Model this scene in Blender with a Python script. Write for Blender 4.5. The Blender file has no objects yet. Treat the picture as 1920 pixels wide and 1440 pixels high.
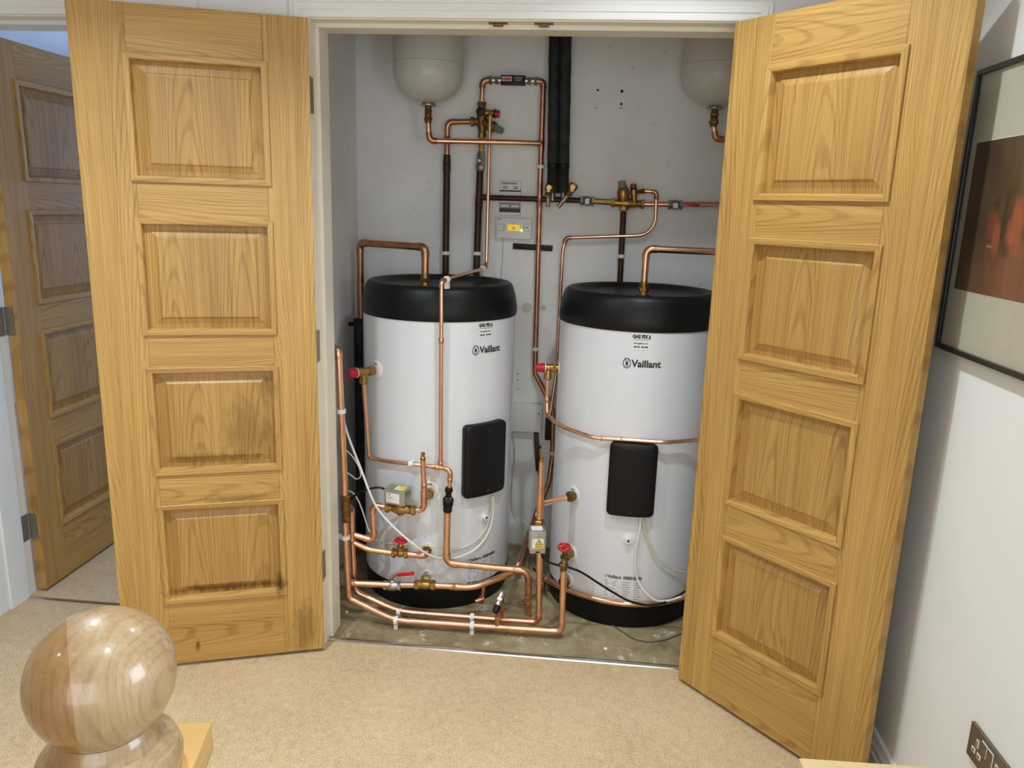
import bpy, bmesh, math, random
from mathutils import Vector, Matrix
random.seed(7)
S = bpy.context.scene
COL = S.collection
PI = math.pi

# ------------------------------------------------------------------ camera
CAM = Vector((.8567, -2.2746, 1.4859)); FPX = 1439.96
yaw, pitch, roll = -.0881, .2246, .0312
fw = Vector((math.sin(yaw)*math.cos(pitch), math.cos(yaw)*math.cos(pitch), -math.sin(pitch)))
rt0 = Vector((math.cos(yaw), -math.sin(yaw), 0)); up0 = rt0.cross(fw)
rt = rt0*math.cos(roll)+up0*math.sin(roll); up = up0*math.cos(roll)-rt0*math.sin(roll)
cd = bpy.data.cameras.new('camera'); cam = bpy.data.objects.new('camera', cd); COL.objects.link(cam)
cd.sensor_fit = 'HORIZONTAL'; cd.sensor_width = 36; cd.lens = 36*FPX/1920; cd.clip_start = .02
cam.matrix_world = Matrix(((rt.x, up.x, -fw.x, CAM.x), (rt.y, up.y, -fw.y, CAM.y), (rt.z, up.z, -fw.z, CAM.z), (0, 0, 0, 1)))
S.camera = cam

# ------------------------------------------------------------------ world, lights, exposure
w = bpy.data.worlds.new('world'); S.world = w; w.use_nodes = True
w.node_tree.nodes['Background'].inputs[0].default_value = (.62, .74, 1, 1)
w.node_tree.nodes['Background'].inputs[1].default_value = .6
S.view_settings.view_transform = 'Standard'; S.view_settings.look = 'None'
S.view_settings.gamma = 1; S.view_settings.exposure = .03; S.view_settings.use_curve_mapping = False

def lamp(name, loc, power, col, size, rot=(0, 0, 0), sizey=None, spread=None):
    l = bpy.data.lights.new(name, 'AREA'); l.energy = power; l.color = col
    if sizey: l.shape = 'RECTANGLE'; l.size = size; l.size_y = sizey
    else: l.shape = 'DISK'; l.size = size
    if spread: l.spread = spread
    o = bpy.data.objects.new(name, l); COL.objects.link(o); o.location = loc; o.rotation_euler = rot
    return o
WARM = (.83, .945, 1)
for x, y, p in ((-.15, -.95, 15), (1.04, -.52, 9.5), (.97, -1.98, 6), (-.9, -2.3, 4)):  # three ceiling downlights, then one added fill lamp at the rear
    lamp('downlight_or_fill', (x, y, 2.385), p, WARM, .07, spread=math.radians(125))
lamp('daylight_window', (1.83, -1.80, 1.42), 11, (.78, .89, 1), .5, (0, PI/2, 0), .55)
lamp('rear_fill', (.75, -3.65, 1.45), 20, (.94, .97, 1), 1.5, (PI/2, 0, 0), 1.1)  # added fill light behind the viewer, no known window there
lamp('daylight_bedroom', (-1.15, 3.45, 1.5), 46, (.36, .55, 1), .9, (PI/2, 0, PI), 1.1)

# ------------------------------------------------------------------ pixel to place
def ray(px, py): return rt*((px-960)/FPX)+up*((720-py)/FPX)+fw
def at(px, py, Y):
    d = ray(px, py); return CAM+d*((Y-CAM.y)/d.y)
def atz(px, py, Z):
    d = ray(px, py); return CAM+d*((Z-CAM.z)/d.z)
def atx(px, py, X):
    d = ray(px, py); return CAM+d*((X-CAM.x)/d.x)
CL = (.315, .62, .29); CR = (1.067, .595, .29)
def atc(px, py, cyl, off=0.):
    d = ray(px, py); cx, cy, r = cyl; r += off
    ox, oy = CAM.x-cx, CAM.y-cy
    a = d.x*d.x+d.y*d.y; b = ox*d.x+oy*d.y; c = ox*ox+oy*oy-r*r
    q = max(0, b*b-a*c)
    return CAM+d*((-b-math.sqrt(q))/a)
def theta(p, cyl): return math.atan2(p.x-cyl[0], -(p.y-cyl[1]))
def cylp(cyl, th, z, off=0.):
    return Vector((cyl[0]+(cyl[2]+off)*math.sin(th), cyl[1]-(cyl[2]+off)*math.cos(th), z))

# ------------------------------------------------------------------ materials
def lin(c): return tuple((v/255/12.92 if v/255 <= .04045 else ((v/255+.055)/1.055)**2.4) for v in c)
def base_mat(name):
    m = bpy.data.materials.new(name); m.use_nodes = True
    return m, m.node_tree.nodes, m.node_tree.links, m.node_tree.nodes['Principled BSDF']
def ramp(N, stops):
    r = N.new('ShaderNodeValToRGB'); e = r.color_ramp.elements
    while len(e) < len(stops): e.new(.5)
    for k, (p, c) in enumerate(stops): e[k].position = p; e[k].color = (*c, 1)
    return r
def pmat(name, rgb, rough=.5, metal=0., var=.08, scale=30., bump=0., coat=0., bscale=None, detail=3):
    m, N, L, B = base_mat(name)
    c = lin(rgb)
    tc = N.new('ShaderNodeTexCoord'); nz = N.new('ShaderNodeTexNoise')
    nz.inputs['Scale'].default_value = scale; nz.inputs['Detail'].default_value = detail
    L.new(tc.outputs['Object'], nz.inputs['Vector'])
    r = ramp(N, [(.3, tuple(v*(1-var) for v in c)), (.7, tuple(min(1, v*(1+var)) for v in c))])
    L.new(nz.outputs['Fac'], r.inputs[0]); L.new(r.outputs[0], B.inputs['Base Color'])
    B.inputs['Roughness'].default_value = rough; B.inputs['Metallic'].default_value = metal
    if coat: B.inputs['Coat Weight'].default_value = coat; B.inputs['Coat Roughness'].default_value = .12
    if bump:
        n2 = N.new('ShaderNodeTexNoise'); n2.inputs['Scale'].default_value = bscale or scale*3; n2.inputs['Detail'].default_value = 4
        L.new(tc.outputs['Object'], n2.inputs['Vector'])
        bp = N.new('ShaderNodeBump'); bp.inputs['Strength'].default_value = bump; bp.inputs['Distance'].default_value = .004
        L.new(n2.outputs['Fac'], bp.inputs['Height']); L.new(bp.outputs[0], B.inputs['Normal'])
    return m
def oak(name, axis, light=(203, 162, 92), dark=(152, 110, 54), rough=.42, stain=None, staves=False, coat=.0, figure=1.):
    """growth rings, arched figure and pores running along the given local axis"""
    m, N, L, B = base_mat(name)
    tc = N.new('ShaderNodeTexCoord'); oi = N.new('ShaderNodeObjectInfo')
    def math_(op, a, b=None, c=None):
        n = N.new('ShaderNodeMath'); n.operation = op
        for k, v in enumerate((a, b, c)):
            if v is None: continue
            if isinstance(v, (int, float)): n.inputs[k].default_value = v
            else: L.new(v, n.inputs[k])
        return n.outputs[0]
    rnd = math_('MULTIPLY', oi.outputs['Random'], 9.7)
    cx = N.new('ShaderNodeCombineXYZ')
    for k in range(3): L.new(rnd, cx.inputs[k])
    add = N.new('ShaderNodeVectorMath'); add.operation = 'ADD'
    L.new(tc.outputs['Object'], add.inputs[0]); L.new(cx.outputs[0], add.inputs[1])
    def noise(along, scale, detail, rough_=.5):
        mp = N.new('ShaderNodeMapping'); mp.inputs['Scale'].default_value = tuple(along if k == axis else (1 if (k != 1 or staves) else .12) for k in range(3))
        L.new(add.outputs[0], mp.inputs['Vector'])
        n = N.new('ShaderNodeTexNoise'); n.inputs['Scale'].default_value = scale; n.inputs['Detail'].default_value = detail; n.inputs['Roughness'].default_value = rough_
        L.new(mp.outputs[0], n.inputs['Vector']); return n.outputs['Fac']
    sp0 = N.new('ShaderNodeSeparateXYZ'); L.new(add.outputs[0], sp0.inputs[0])
    U = sp0.outputs['Z' if axis == 0 else 'X']; V = sp0.outputs['X' if axis == 0 else 'Z']
    wob = noise(.16, 9, 2)
    pp = math_('PINGPONG', math_('ADD', U, math_('MULTIPLY', wob, .05)), .095)
    ph = math_('MULTIPLY_ADD', math_('MULTIPLY', pp, pp), 6800., math_('MULTIPLY_ADD', V, 46., math_('MULTIPLY', wob, 34.)))
    sn = math_('SINE', ph)
    mr0 = N.new('ShaderNodeMapRange'); mr0.interpolation_type = 'SMOOTHSTEP'; mr0.inputs[1].default_value = .25; mr0.inputs[2].default_value = 1.; L.new(sn, mr0.inputs[0])
    line = mr0.outputs[0]
    fine = noise(.012, 330, 3, .6); mid_n = noise(.02, 90, 2); broad = noise(.06, 12, 2)
    fn_out = fine
    t = math_('MULTIPLY_ADD', fine, .75, math_('MULTIPLY_ADD', mid_n, .55, math_('MULTIPLY_ADD', broad, .45, -.30)))
    t = math_('SUBTRACT', t, math_('MULTIPLY', line, .20*figure))
    mid = tuple((a_*.60+b_*.40) for a_, b_ in zip(light, dark))
    r = ramp(N, [(.18, lin(dark)), (.50, lin(mid)), (.80, lin(light))])
    L.new(t, r.inputs[0])
    out = r.outputs[0]
    def mixc(fac, col_a, col_b, mode='MULTIPLY'):
        mx = N.new('ShaderNodeMix'); mx.data_type = 'RGBA'; mx.blend_type = mode
        L.new(fac, mx.inputs['Factor']); L.new(col_a, mx.inputs['A'])
        if isinstance(col_b, tuple): mx.inputs['B'].default_value = (*col_b, 1)
        else: L.new(col_b, mx.inputs['B'])
        return mx.outputs['Result']
    if staves:
        sp = N.new('ShaderNodeSeparateXYZ'); L.new(tc.outputs['Object'], sp.inputs[0])
        lt = N.new('ShaderNodeMath'); lt.operation = 'LESS_THAN'; lt.inputs[1].default_value = -.020; L.new(math_('MULTIPLY_ADD', sp.outputs['X'], .81, math_('MULTIPLY', sp.outputs['Y'], .58)), lt.inputs[0])
        out = mixc(lt.outputs[0], out, (.80, .64, .42))
    if stain:      # water marks: soft dark blotches around given local points
        for (sx, sz, rx, rz, amt) in stain:
            mp = N.new('ShaderNodeMapping'); mp.inputs['Location'].default_value = (-sx/rx, 0, -sz/rz); mp.inputs['Scale'].default_value = (1/rx, 0, 1/rz)
            L.new(tc.outputs['Object'], mp.inputs['Vector'])
            ln = N.new('ShaderNodeVectorMath'); ln.operation = 'LENGTH'; L.new(mp.outputs[0], ln.inputs[0])
            sno = N.new('ShaderNodeTexNoise'); sno.inputs['Scale'].default_value = 60; sno.inputs['Detail'].default_value = 5; sno.inputs['Roughness'].default_value = .7
            mz = N.new('ShaderNodeMapping'); mz.inputs['Scale'].default_value = (1, 1, .35); L.new(tc.outputs['Object'], mz.inputs['Vector']); L.new(mz.outputs[0], sno.inputs['Vector'])
            sm = N.new('ShaderNodeMath'); sm.operation = 'MULTIPLY_ADD'; sm.inputs[1].default_value = 1.9; L.new(sno.outputs['Fac'], sm.inputs[0]); sm.inputs[2].default_value = -.95
            ad = N.new('ShaderNodeMath'); ad.operation = 'ADD'; L.new(ln.outputs['Value'], ad.inputs[0]); L.new(sm.outputs[0], ad.inputs[1])
            mr = N.new('ShaderNodeMapRange'); mr.inputs[1].default_value = .95; mr.inputs[2].default_value = .35; mr.inputs[3].default_value = 0; mr.inputs[4].default_value = amt
            L.new(ad.outputs[0], mr.inputs[0])
            out = mixc(mr.outputs[0], out, (.30, .24, .17))
    L.new(out, B.inputs['Base Color'])
    B.inputs['Roughness'].default_value = rough
    if coat: B.inputs['Coat Weight'].default_value = coat; B.inputs['Coat Roughness'].default_value = .1
    bp = N.new('ShaderNodeBump'); bp.inputs['Strength'].default_value = .12; bp.inputs['Distance'].default_value = .002
    L.new(fn_out, bp.inputs['Height']); L.new(bp.outputs[0], B.inputs['Normal'])
    return m
M = {}
M['oak_up'] = oak('oak grain upright', 2)
M['oak_panel'] = oak('darker oak panel', 2, (192, 151, 84), (142, 101, 49))  # same oak in darker tones for the door panels
M['oak_panel_worn'] = None
M['oak_across'] = oak('oak grain across', 0)
ST = [(-.205, .78, .10, .14, .42), (-.33, .70, .16, .025, .5), (-.30, .262, .22, .022, .9), (-.135, .262, .02, .05, .9), (-.06, .10, .05, .12, .5), (-.155, .93, .05, .06, .35), (-.25, .57, .14, .015, .45), (-.40, .07, .012, .025, .9)]
M['oak_up_worn'] = oak('oak grain upright water marked', 2, stain=ST)
M['oak_panel_worn'] = oak('darker oak panel water marked', 2, (192, 151, 84), (142, 101, 49), stain=ST)
M['oak_across_worn'] = oak('oak grain across water marked', 0, stain=ST[3:])
M['oak_edge'] = oak('oak lipping', 2, (176, 133, 68), (156, 112, 52))
M['oak_newel'] = oak('pale lacquered oak', 2, (170, 142, 104), (136, 108, 72), .4, staves=True, coat=.55, figure=.8)
M['oak_newel_flat'] = oak('pale lacquered oak cap', 0, (200, 160, 98), (170, 126, 68), .35, coat=.3)
M['white_paint'] = pmat('white satin paint', (238, 238, 236), .38, var=.02, scale=8)
M['white_paint_warm_lit'] = pmat('white satin paint tinted by warm light', (234, 226, 208), .4, var=.03, scale=9)  # white paint tinted cream to imitate the warmer light on the lining
M['wall'] = pmat('white emulsion', (238, 238, 235), .7, var=.02, scale=4, bump=.05, bscale=120)
M['ceiling'] = pmat('ceiling white', (232, 231, 228), .8, var=.01, scale=4)
M['copper'] = pmat('bright copper', (238, 188, 156), .27, 1, .10, 26)
M['copper_dull'] = pmat('tarnished copper', (192, 138, 110), .38, 1, .22, 22)
M['copper_dark'] = pmat('blackened copper', (74, 52, 42), .5, .7, .3, 24)
M['solder'] = pmat('soldered copper fitting', (226, 172, 140), .3, 1, .16, 60)
M['brass'] = pmat('brass', (168, 134, 76), .38, 1, .2, 55)
M['brass_old'] = pmat('dull brass', (128, 100, 62), .5, .9, .25, 55)
M['nickel'] = pmat('nickel plate', (186, 184, 178), .28, 1, .1, 60)
M['steel'] = pmat('dull steel', (150, 148, 142), .4, 1, .15, 50)
M['hinge'] = pmat('brushed hinge steel', (138, 134, 126), .42, .5, .1, 50)
M['casing'] = pmat('white enamelled steel', (222, 223, 227), .2, 0, .012, 3, coat=.5)
M['collar'] = pmat('black moulded plastic', (13, 13, 14), .42, 0, .1, 120, bump=.06, bscale=600)
M['black'] = pmat('black plastic', (14, 14, 15), .45, 0, .1, 80)
M['foam'] = pmat('black foam lagging', (40, 42, 44), .7, 0, .65, 16, bump=.35, bscale=45)
M['white_plastic'] = pmat('white plastic', (228, 226, 220), .4, 0, .02, 20)
M['cable_white'] = pmat('white cable sheath', (226, 224, 216), .45, 0, .03, 30)
M['cable_cream'] = pmat('cream cable sheath', (214, 208, 180), .45, 0, .04, 30)
M['red'] = pmat('red plastic', (178, 22, 34), .4, 0, .08, 60)
M['red_paint'] = pmat('red painted metal', (196, 34, 34), .35, 0, .08, 60)
M['yellow'] = pmat('yellow lever sleeve', (196, 152, 22), .45, 0, .1, 60)
M['grey_plastic'] = pmat('grey plastic cap', (122, 121, 112), .55, 0, .06, 60)
M['tin'] = pmat('plated steel box', (186, 186, 184), .33, .85, .06, 40)
M['vessel'] = pmat('ivory painted steel', (208, 205, 196), .34, 0, .02, 8)
M['paper'] = pmat('white label paper', (226, 226, 224), .5, 0, .02, 60)
M['paper_yellow'] = pmat('yellow label', (226, 200, 30), .5, 0, .03, 60)
M['paper_grey'] = pmat('grey label', (150, 150, 148), .5, 0, .05, 60)
M['ink'] = pmat('black print', (44, 46, 48), .55, 0, .05, 60)
M['ink_soft'] = pmat('faint grey print', (140, 142, 146), .55, 0, .05, 60)
M['mark'] = pmat('brown damp mark', (204, 198, 186), .8, 0, .08, 60)
M['dark_hole'] = pmat('dark hole', (38, 34, 30), .9, 0, .1, 60)
M['card'] = pmat('brown cardboard', (204, 178, 132), .8, 0, .05, 40, bump=.05, bscale=200)
M['bronze'] = pmat('bronze plate', (120, 108, 92), .35, .6, .06, 60)
M['frame_black'] = pmat('black picture moulding', (40, 40, 36), .35, 0, .1, 50)
M['mount'] = pmat('ivory mount board', (196, 191, 172), .7, 0, .02, 50)
M['plinth_board'] = pmat('painted board', (222, 220, 214), .6, 0, .05, 10)
M['gold'] = pmat('polished threshold strip', (206, 202, 192), .22, 1, .06, 30)

for k in ('collar', 'black', 'foam'): M[k].node_tree.nodes['Principled BSDF'].inputs['Specular IOR Level'].default_value = .28
def carpet():
    m, N, L, B = base_mat('beige twist carpet')
    tc = N.new('ShaderNodeTexCoord')
    a = N.new('ShaderNodeTexNoise'); a.inputs['Scale'].default_value = 240; a.inputs['Detail'].default_value = 3; a.inputs['Roughness'].default_value = .7
    b = N.new('ShaderNodeTexNoise'); b.inputs['Scale'].default_value = 3.5; b.inputs['Detail'].default_value = 4
    c = N.new('ShaderNodeTexNoise'); c.inputs['Scale'].default_value = 38; c.inputs['Detail'].default_value = 3
    for n in (a, b, c): L.new(tc.outputs['Object'], n.inputs['Vector'])
    r = ramp(N, [(.30, lin((176, 147, 110))), (.52, lin((212, 184, 144))), (.75, lin((232, 208, 172)))])
    s = N.new('ShaderNodeMath'); s.operation = 'MULTIPLY_ADD'; s.inputs[1].default_value = .22; L.new(b.outputs['Fac'], s.inputs[0]); L.new(a.outputs['Fac'], s.inputs[2])
    s2 = N.new('ShaderNodeMath'); s2.operation = 'MULTIPLY_ADD'; s2.inputs[1].default_value = .25; L.new(c.outputs['Fac'], s2.inputs[0]); L.new(s.outputs[0], s2.inputs[2])
    s3 = N.new('ShaderNodeMath'); s3.operation = 'SUBTRACT'; s3.inputs[1].default_value = .235; L.new(s2.outputs[0], s3.inputs[0])
    L.new(s3.outputs[0], r.inputs[0]); L.new(r.outputs[0], B.inputs['Base Color'])
    B.inputs['Roughness'].default_value = .95
    bp = N.new('ShaderNodeBump'); bp.inputs['Strength'].default_value = .7; bp.inputs['Distance'].default_value = .006
    L.new(s2.outputs[0], bp.inputs['Height']); L.new(bp.outputs[0], B.inputs['Normal'])
    return m
M['carpet'] = carpet()
def concrete():
    m, N, L, B = base_mat('bare dusty screed')
    tc = N.new('ShaderNodeTexCoord')
    a = N.new('ShaderNodeTexNoise'); a.inputs['Scale'].default_value = 7; a.inputs['Detail'].default_value = 8; a.inputs['Roughness'].default_value = .68
    b = N.new('ShaderNodeTexNoise'); b.inputs['Scale'].default_value = 11; b.inputs['Detail'].default_value = 9; b.inputs['Roughness'].default_value = .75
    for n in (a, b): L.new(tc.outputs['Object'], n.inputs['Vector'])
    r = ramp(N, [(.3, lin((98, 84, 56))), (.5, lin((148, 132, 97))), (.7, lin((172, 158, 126)))])
    L.new(a.outputs['Fac'], r.inputs[0])
    k = ramp(N, [(.58, (0, 0, 0)), (.66, (1, 1, 1))]); L.new(b.outputs['Fac'], k.inputs[0])
    mx = N.new('ShaderNodeMix'); mx.data_type = 'RGBA'; L.new(k.outputs[0], mx.inputs['Factor']); L.new(r.outputs[0], mx.inputs['A']); mx.inputs['B'].default_value = (*lin((206, 202, 188)), 1)
    L.new(mx.outputs['Result'], B.inputs['Base Color']); B.inputs['Roughness'].default_value = .85
    bp = N.new('ShaderNodeBump'); bp.inputs['Strength'].default_value = .35; bp.inputs['Distance'].default_value = .004
    L.new(a.outputs['Fac'], bp.inputs['Height']); L.new(bp.outputs[0], B.inputs['Normal'])
    return m
M['concrete'] = concrete()
def closet_wall():
    m, N, L, B = base_mat('scuffed white plaster')
    tc = N.new('ShaderNodeTexCoord')
    a = N.new('ShaderNodeTexNoise'); a.inputs['Scale'].default_value = 2.6; a.inputs['Detail'].default_value = 6
    b = N.new('ShaderNodeTexNoise'); b.inputs['Scale'].default_value = 19; b.inputs['Detail'].default_value = 7; b.inputs['Roughness'].default_value = .75
    for n in (a, b): L.new(tc.outputs['Object'], n.inputs['Vector'])
    r = ramp(N, [(.3, lin((226, 225, 222))), (.7, lin((240, 239, 237)))]); L.new(a.outputs['Fac'], r.inputs[0])
    k = ramp(N, [(.60, (0, 0, 0)), (.76, (.5, .5, .5))]); L.new(b.outputs['Fac'], k.inputs[0])
    mx = N.new('ShaderNodeMix'); mx.data_type = 'RGBA'; L.new(k.outputs[0], mx.inputs['Factor']); L.new(r.outputs[0], mx.inputs['A']); mx.inputs['B'].default_value = (*lin((150, 142, 130)), 1)
    L.new(mx.outputs['Result'], B.inputs['Base Color']); B.inputs['Roughness'].default_value = .75
    bp = N.new('ShaderNodeBump'); bp.inputs['Strength'].default_value = .15; bp.inputs['Distance'].default_value = .003
    L.new(b.outputs['Fac'], bp.inputs['Height']); L.new(bp.outputs[0], B.inputs['Normal'])
    return m
M['closet_wall'] = closet_wall()
def emis(name, rgb, st):
    m, N, L, B = base_mat(name); B.inputs['Base Color'].default_value = (*lin(rgb), 1)
    B.inputs['Emission Color'].default_value = (*lin(rgb), 1); B.inputs['Emission Strength'].default_value = st
    return m
M['screen'] = emis('lit amber screen', (236, 196, 40), .55)
M['led'] = emis('green indicator light', (170, 255, 60), 3)
def print_mat():
    """out-of-focus print: brown ground with rust-orange blurs"""
    m, N, L, B = base_mat('brown and rust print')
    tc = N.new('ShaderNodeTexCoord')
    mp = N.new('ShaderNodeMapping'); mp.inputs['Scale'].default_value = (1, 1, .5); L.new(tc.outputs['Object'], mp.inputs['Vector'])
    a = N.new('ShaderNodeTexNoise'); a.inputs['Scale'].default_value = 9; a.inputs['Detail'].default_value = 5; L.new(mp.outputs[0], a.inputs['Vector'])
    r = ramp(N, [(.3, lin((62, 46, 32))), (.7, lin((108, 84, 60)))]); L.new(a.outputs['Fac'], r.inputs[0])
    col = r.outputs[0]
    for (y, z, ry, rz, c) in [(-.15, .02, .10, .085, (112, 76, 54)), (-.26, .03, .12, .10, (134, 84, 62)), (-.122, .155, .024, .045, (128, 68, 42)), (-.15, .115, .018, .045, (158, 82, 54)), (-.215, .15, .034, .062, (168, 86, 60)), (-.128, .102, .014, .003, (140, 128, 110)), (-.17, .16, .012, .06, (66, 44, 30)), (-.13, .19, .02, .02, (58, 42, 30))]:
        mq = N.new('ShaderNodeMapping'); mq.inputs['Location'].default_value = (0, -y/ry, -z/rz); mq.inputs['Scale'].default_value = (0, 1/ry, 1/rz); L.new(tc.outputs['Object'], mq.inputs['Vector'])
        ln = N.new('ShaderNodeVectorMath'); ln.operation = 'LENGTH'; L.new(mq.outputs[0], ln.inputs[0])
        n = N.new('ShaderNodeTexNoise'); n.inputs['Scale'].default_value = 22; n.inputs['Detail'].default_value = 4; L.new(tc.outputs['Object'], n.inputs['Vector'])
        s = N.new('ShaderNodeMath'); s.operation = 'MULTIPLY_ADD'; s.inputs[1].default_value = 1.6; s.inputs[2].default_value = -.8; L.new(n.outputs['Fac'], s.inputs[0])
        ad = N.new('ShaderNodeMath'); L.new(ln.outputs['Value'], ad.inputs[0]); L.new(s.outputs[0], ad.inputs[1])
        mr = N.new('ShaderNodeMapRange'); mr.inputs[1].default_value = 1.05; mr.inputs[2].default_value = .55; mr.inputs[3].default_value = 0; mr.inputs[4].default_value = .9; L.new(ad.outputs[0], mr.inputs[0])
        mx = N.new('ShaderNodeMix'); mx.data_type = 'RGBA'; L.new(mr.outputs[0], mx.inputs['Factor']); L.new(col, mx.inputs['A']); mx.inputs['B'].default_value = (*lin(c), 1); col = mx.outputs['Result']
    L.new(col, B.inputs['Base Color']); B.inputs['Roughness'].default_value = .5
    return m
M['print'] = print_mat()
def glass_mat():
    m = bpy.data.materials.new('picture glazing'); m.use_nodes = True; N = m.node_tree.nodes; L = m.node_tree.links
    N.remove(N['Principled BSDF']); o = N['Material Output']
    t = N.new('ShaderNodeBsdfTransparent'); g = N.new('ShaderNodeBsdfGlossy'); g.inputs['Roughness'].default_value = .02
    x = N.new('ShaderNodeMixShader'); x.inputs[0].default_value = .06
    L.new(t.outputs[0], x.inputs[1]); L.new(g.outputs[0], x.inputs[2]); L.new(x.outputs[0], o.inputs['Surface'])
    return m
M['glass'] = glass_mat()

# ------------------------------------------------------------------ object helpers
ORG = {}
PRINT = ('unit_print', 'notice_print', 'label_lettering', 'barcode', 'label_small_print', 'sticker_print')   # lettering too fine to pick apart
def tag(o, label=None, cat=None, group=None, kind=None):
    if label: o['label'] = label
    if cat: o['category'] = cat
    if group: o['group'] = group
    if kind: o['kind'] = kind
    return o
def thing(name, loc, label, cat, group=None, kind=None, rz=0.):
    o = bpy.data.objects.new(name, None); COL.objects.link(o); o.empty_display_size = .05
    o.location = loc; o.rotation_euler.z = rz
    ORG[o.name] = Vector(loc)
    return tag(o, label, cat, group, kind)
def basis(d):
    d = Vector(d).normalized(); a = Vector((0, 0, 1)) if abs(d.z) < .9 else Vector((1, 0, 0))
    u = a.cross(d).normalized(); return d, u, d.cross(u)
class G:
    def __init__(s): s.v = []; s.f = []
    def box(s, x0, x1, y0, y1, z0, z1):
        b = len(s.v); s.v += [Vector((x, y, z)) for z in (z0, z1) for y in (y0, y1) for x in (x0, x1)]
        s.f += [tuple(b+i for i in q) for q in ((0, 2, 3, 1), (4, 5, 7, 6), (0, 1, 5, 4), (2, 6, 7, 3), (0, 4, 6, 2), (1, 3, 7, 5))]; return s
    def obox(s, c, ax, ay, az, hx, hy, hz):
        b = len(s.v); c = Vector(c)
        s.v += [c+Vector(ax)*(i*hx)+Vector(ay)*(j*hy)+Vector(az)*(k*hz) for k in (-1, 1) for j in (-1, 1) for i in (-1, 1)]
        s.f += [tuple(b+i for i in q) for q in ((0, 2, 3, 1), (4, 5, 7, 6), (0, 1, 5, 4), (2, 6, 7, 3), (0, 4, 6, 2), (1, 3, 7, 5))]; return s
    def turn(s, p, d, prof, n=20, phase=0.):
        d, u, w_ = basis(d); p = Vector(p); b = len(s.v)
        for (t, r) in prof:
            for k in range(n):
                a = phase+2*PI*k/n; s.v.append(p+d*t+(u*math.cos(a)+w_*math.sin(a))*max(r, 1e-5))
        for i in range(len(prof)-1):
            for k in range(n):
                k2 = (k+1) % n; s.f.append((b+i*n+k, b+i*n+k2, b+(i+1)*n+k2, b+(i+1)*n+k))
        s.f.append(tuple(b+k for k in reversed(range(n)))); s.f.append(tuple(b+(len(prof)-1)*n+k for k in range(n))); return s
    def tube(s, path, r, n=14, caps=True):
        path = [Vector(p) for p in path]; b = len(s.v); m = len(path)
        T = []
        for i in range(m):
            t = (path[min(i+1, m-1)]-path[max(i-1, 0)]); T.append(t.normalized())
        d, u, w_ = basis(T[0])
        for i in range(m):
            if i: u = (u-T[i]*u.dot(T[i])).normalized()
            w_ = T[i].cross(u)
            rr = r[i] if isinstance(r, (list, tuple)) else r
            for k in range(n):
                a = 2*PI*k/n; s.v.append(path[i]+(u*math.cos(a)+w_*math.sin(a))*rr)
        for i in range(m-1):
            for k in range(n):
                k2 = (k+1) % n; s.f.append((b+i*n+k, b+i*n+k2, b+(i+1)*n+k2, b+(i+1)*n+k))
        if caps:
            s.f.append(tuple(b+k for k in reversed(range(n)))); s.f.append(tuple(b+(m-1)*n+k for k in range(n)))
        return s
    def prism(s, poly, dirv):
        b = len(s.v); n = len(poly); s.v += [Vector(p) for p in poly]+[Vector(p)+Vector(dirv) for p in poly]
        s.f.append(tuple(b+k for k in reversed(range(n)))); s.f.append(tuple(b+n+k for k in range(n)))
        for k in range(n):
            k2 = (k+1) % n; s.f.append((b+k, b+k2, b+n+k2, b+n+k))
        return s
    def rings(s, rs, close=True, cap=(True, True)):
        """list of equal-length loops, bridged"""
        b = len(s.v); n = len(rs[0])
        for r in rs: s.v += [Vector(p) for p in r]
        for i in range(len(rs)-1):
            for k in range(n if close else n-1):
                k2 = (k+1) % n; s.f.append((b+i*n+k, b+i*n+k2, b+(i+1)*n+k2, b+(i+1)*n+k))
        if cap[0]: s.f.append(tuple(b+k for k in reversed(range(n))))
        if cap[1]: s.f.append(tuple(b+(len(rs)-1)*n+k for k in range(n)))
        return s
    def grid(s, fn, nu, nv):
        b = len(s.v); s.v += [Vector(fn(i/nu, j/nv)) for j in range(nv+1) for i in range(nu+1)]
        for j in range(nv):
            for i in range(nu):
                q = b+j*(nu+1)+i; s.f.append((q, q+1, q+nu+2, q+nu+1))
        return s
    def build(s, name, mat, parent=None, smooth=35, bevel=0., org=None, fix=True):
        if parent is not None:
            o0 = ORG.get(parent.name, Vector((0, 0, 0)))
        elif org is not None: o0 = Vector(org)
        else:
            xs = [p.x for p in s.v]; ys = [p.y for p in s.v]; zs = [p.z for p in s.v]
            o0 = Vector(((min(xs)+max(xs))/2, (min(ys)+max(ys))/2, min(zs)))
        me = bpy.data.meshes.new(name); me.from_pydata([tuple(p-o0) for p in s.v], [], s.f); me.update()
        bm = bmesh.new(); bm.from_mesh(me)
        if fix: bmesh.ops.recalc_face_normals(bm, faces=bm.faces[:])
        if bevel: bmesh.ops.bevel(bm, geom=[e for e in bm.edges if len(e.link_faces) == 2 and e.calc_face_angle(0) > .6], offset=bevel, segments=2, affect='EDGES', profile=.6)
        bm.to_mesh(me); bm.free()
        if smooth: me.shade_smooth(); me.set_sharp_from_angle(angle=math.radians(smooth))
        me.materials.append(M[mat] if isinstance(mat, str) else mat)
        o = bpy.data.objects.new(name, me); COL.objects.link(o)
        if name in PRINT: o['kind'] = 'stuff'
        if parent is None: o.location = o0
        else: o.parent = parent
        ORG[o.name] = o0
        return o
def copy_tree(o, parent=None):
    c = o.copy(); COL.objects.link(c); ORG[c.name] = ORG[o.name]
    if parent is not None: c.parent = parent
    for ch in o.children: copy_tree(ch, c)
    return c
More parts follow.
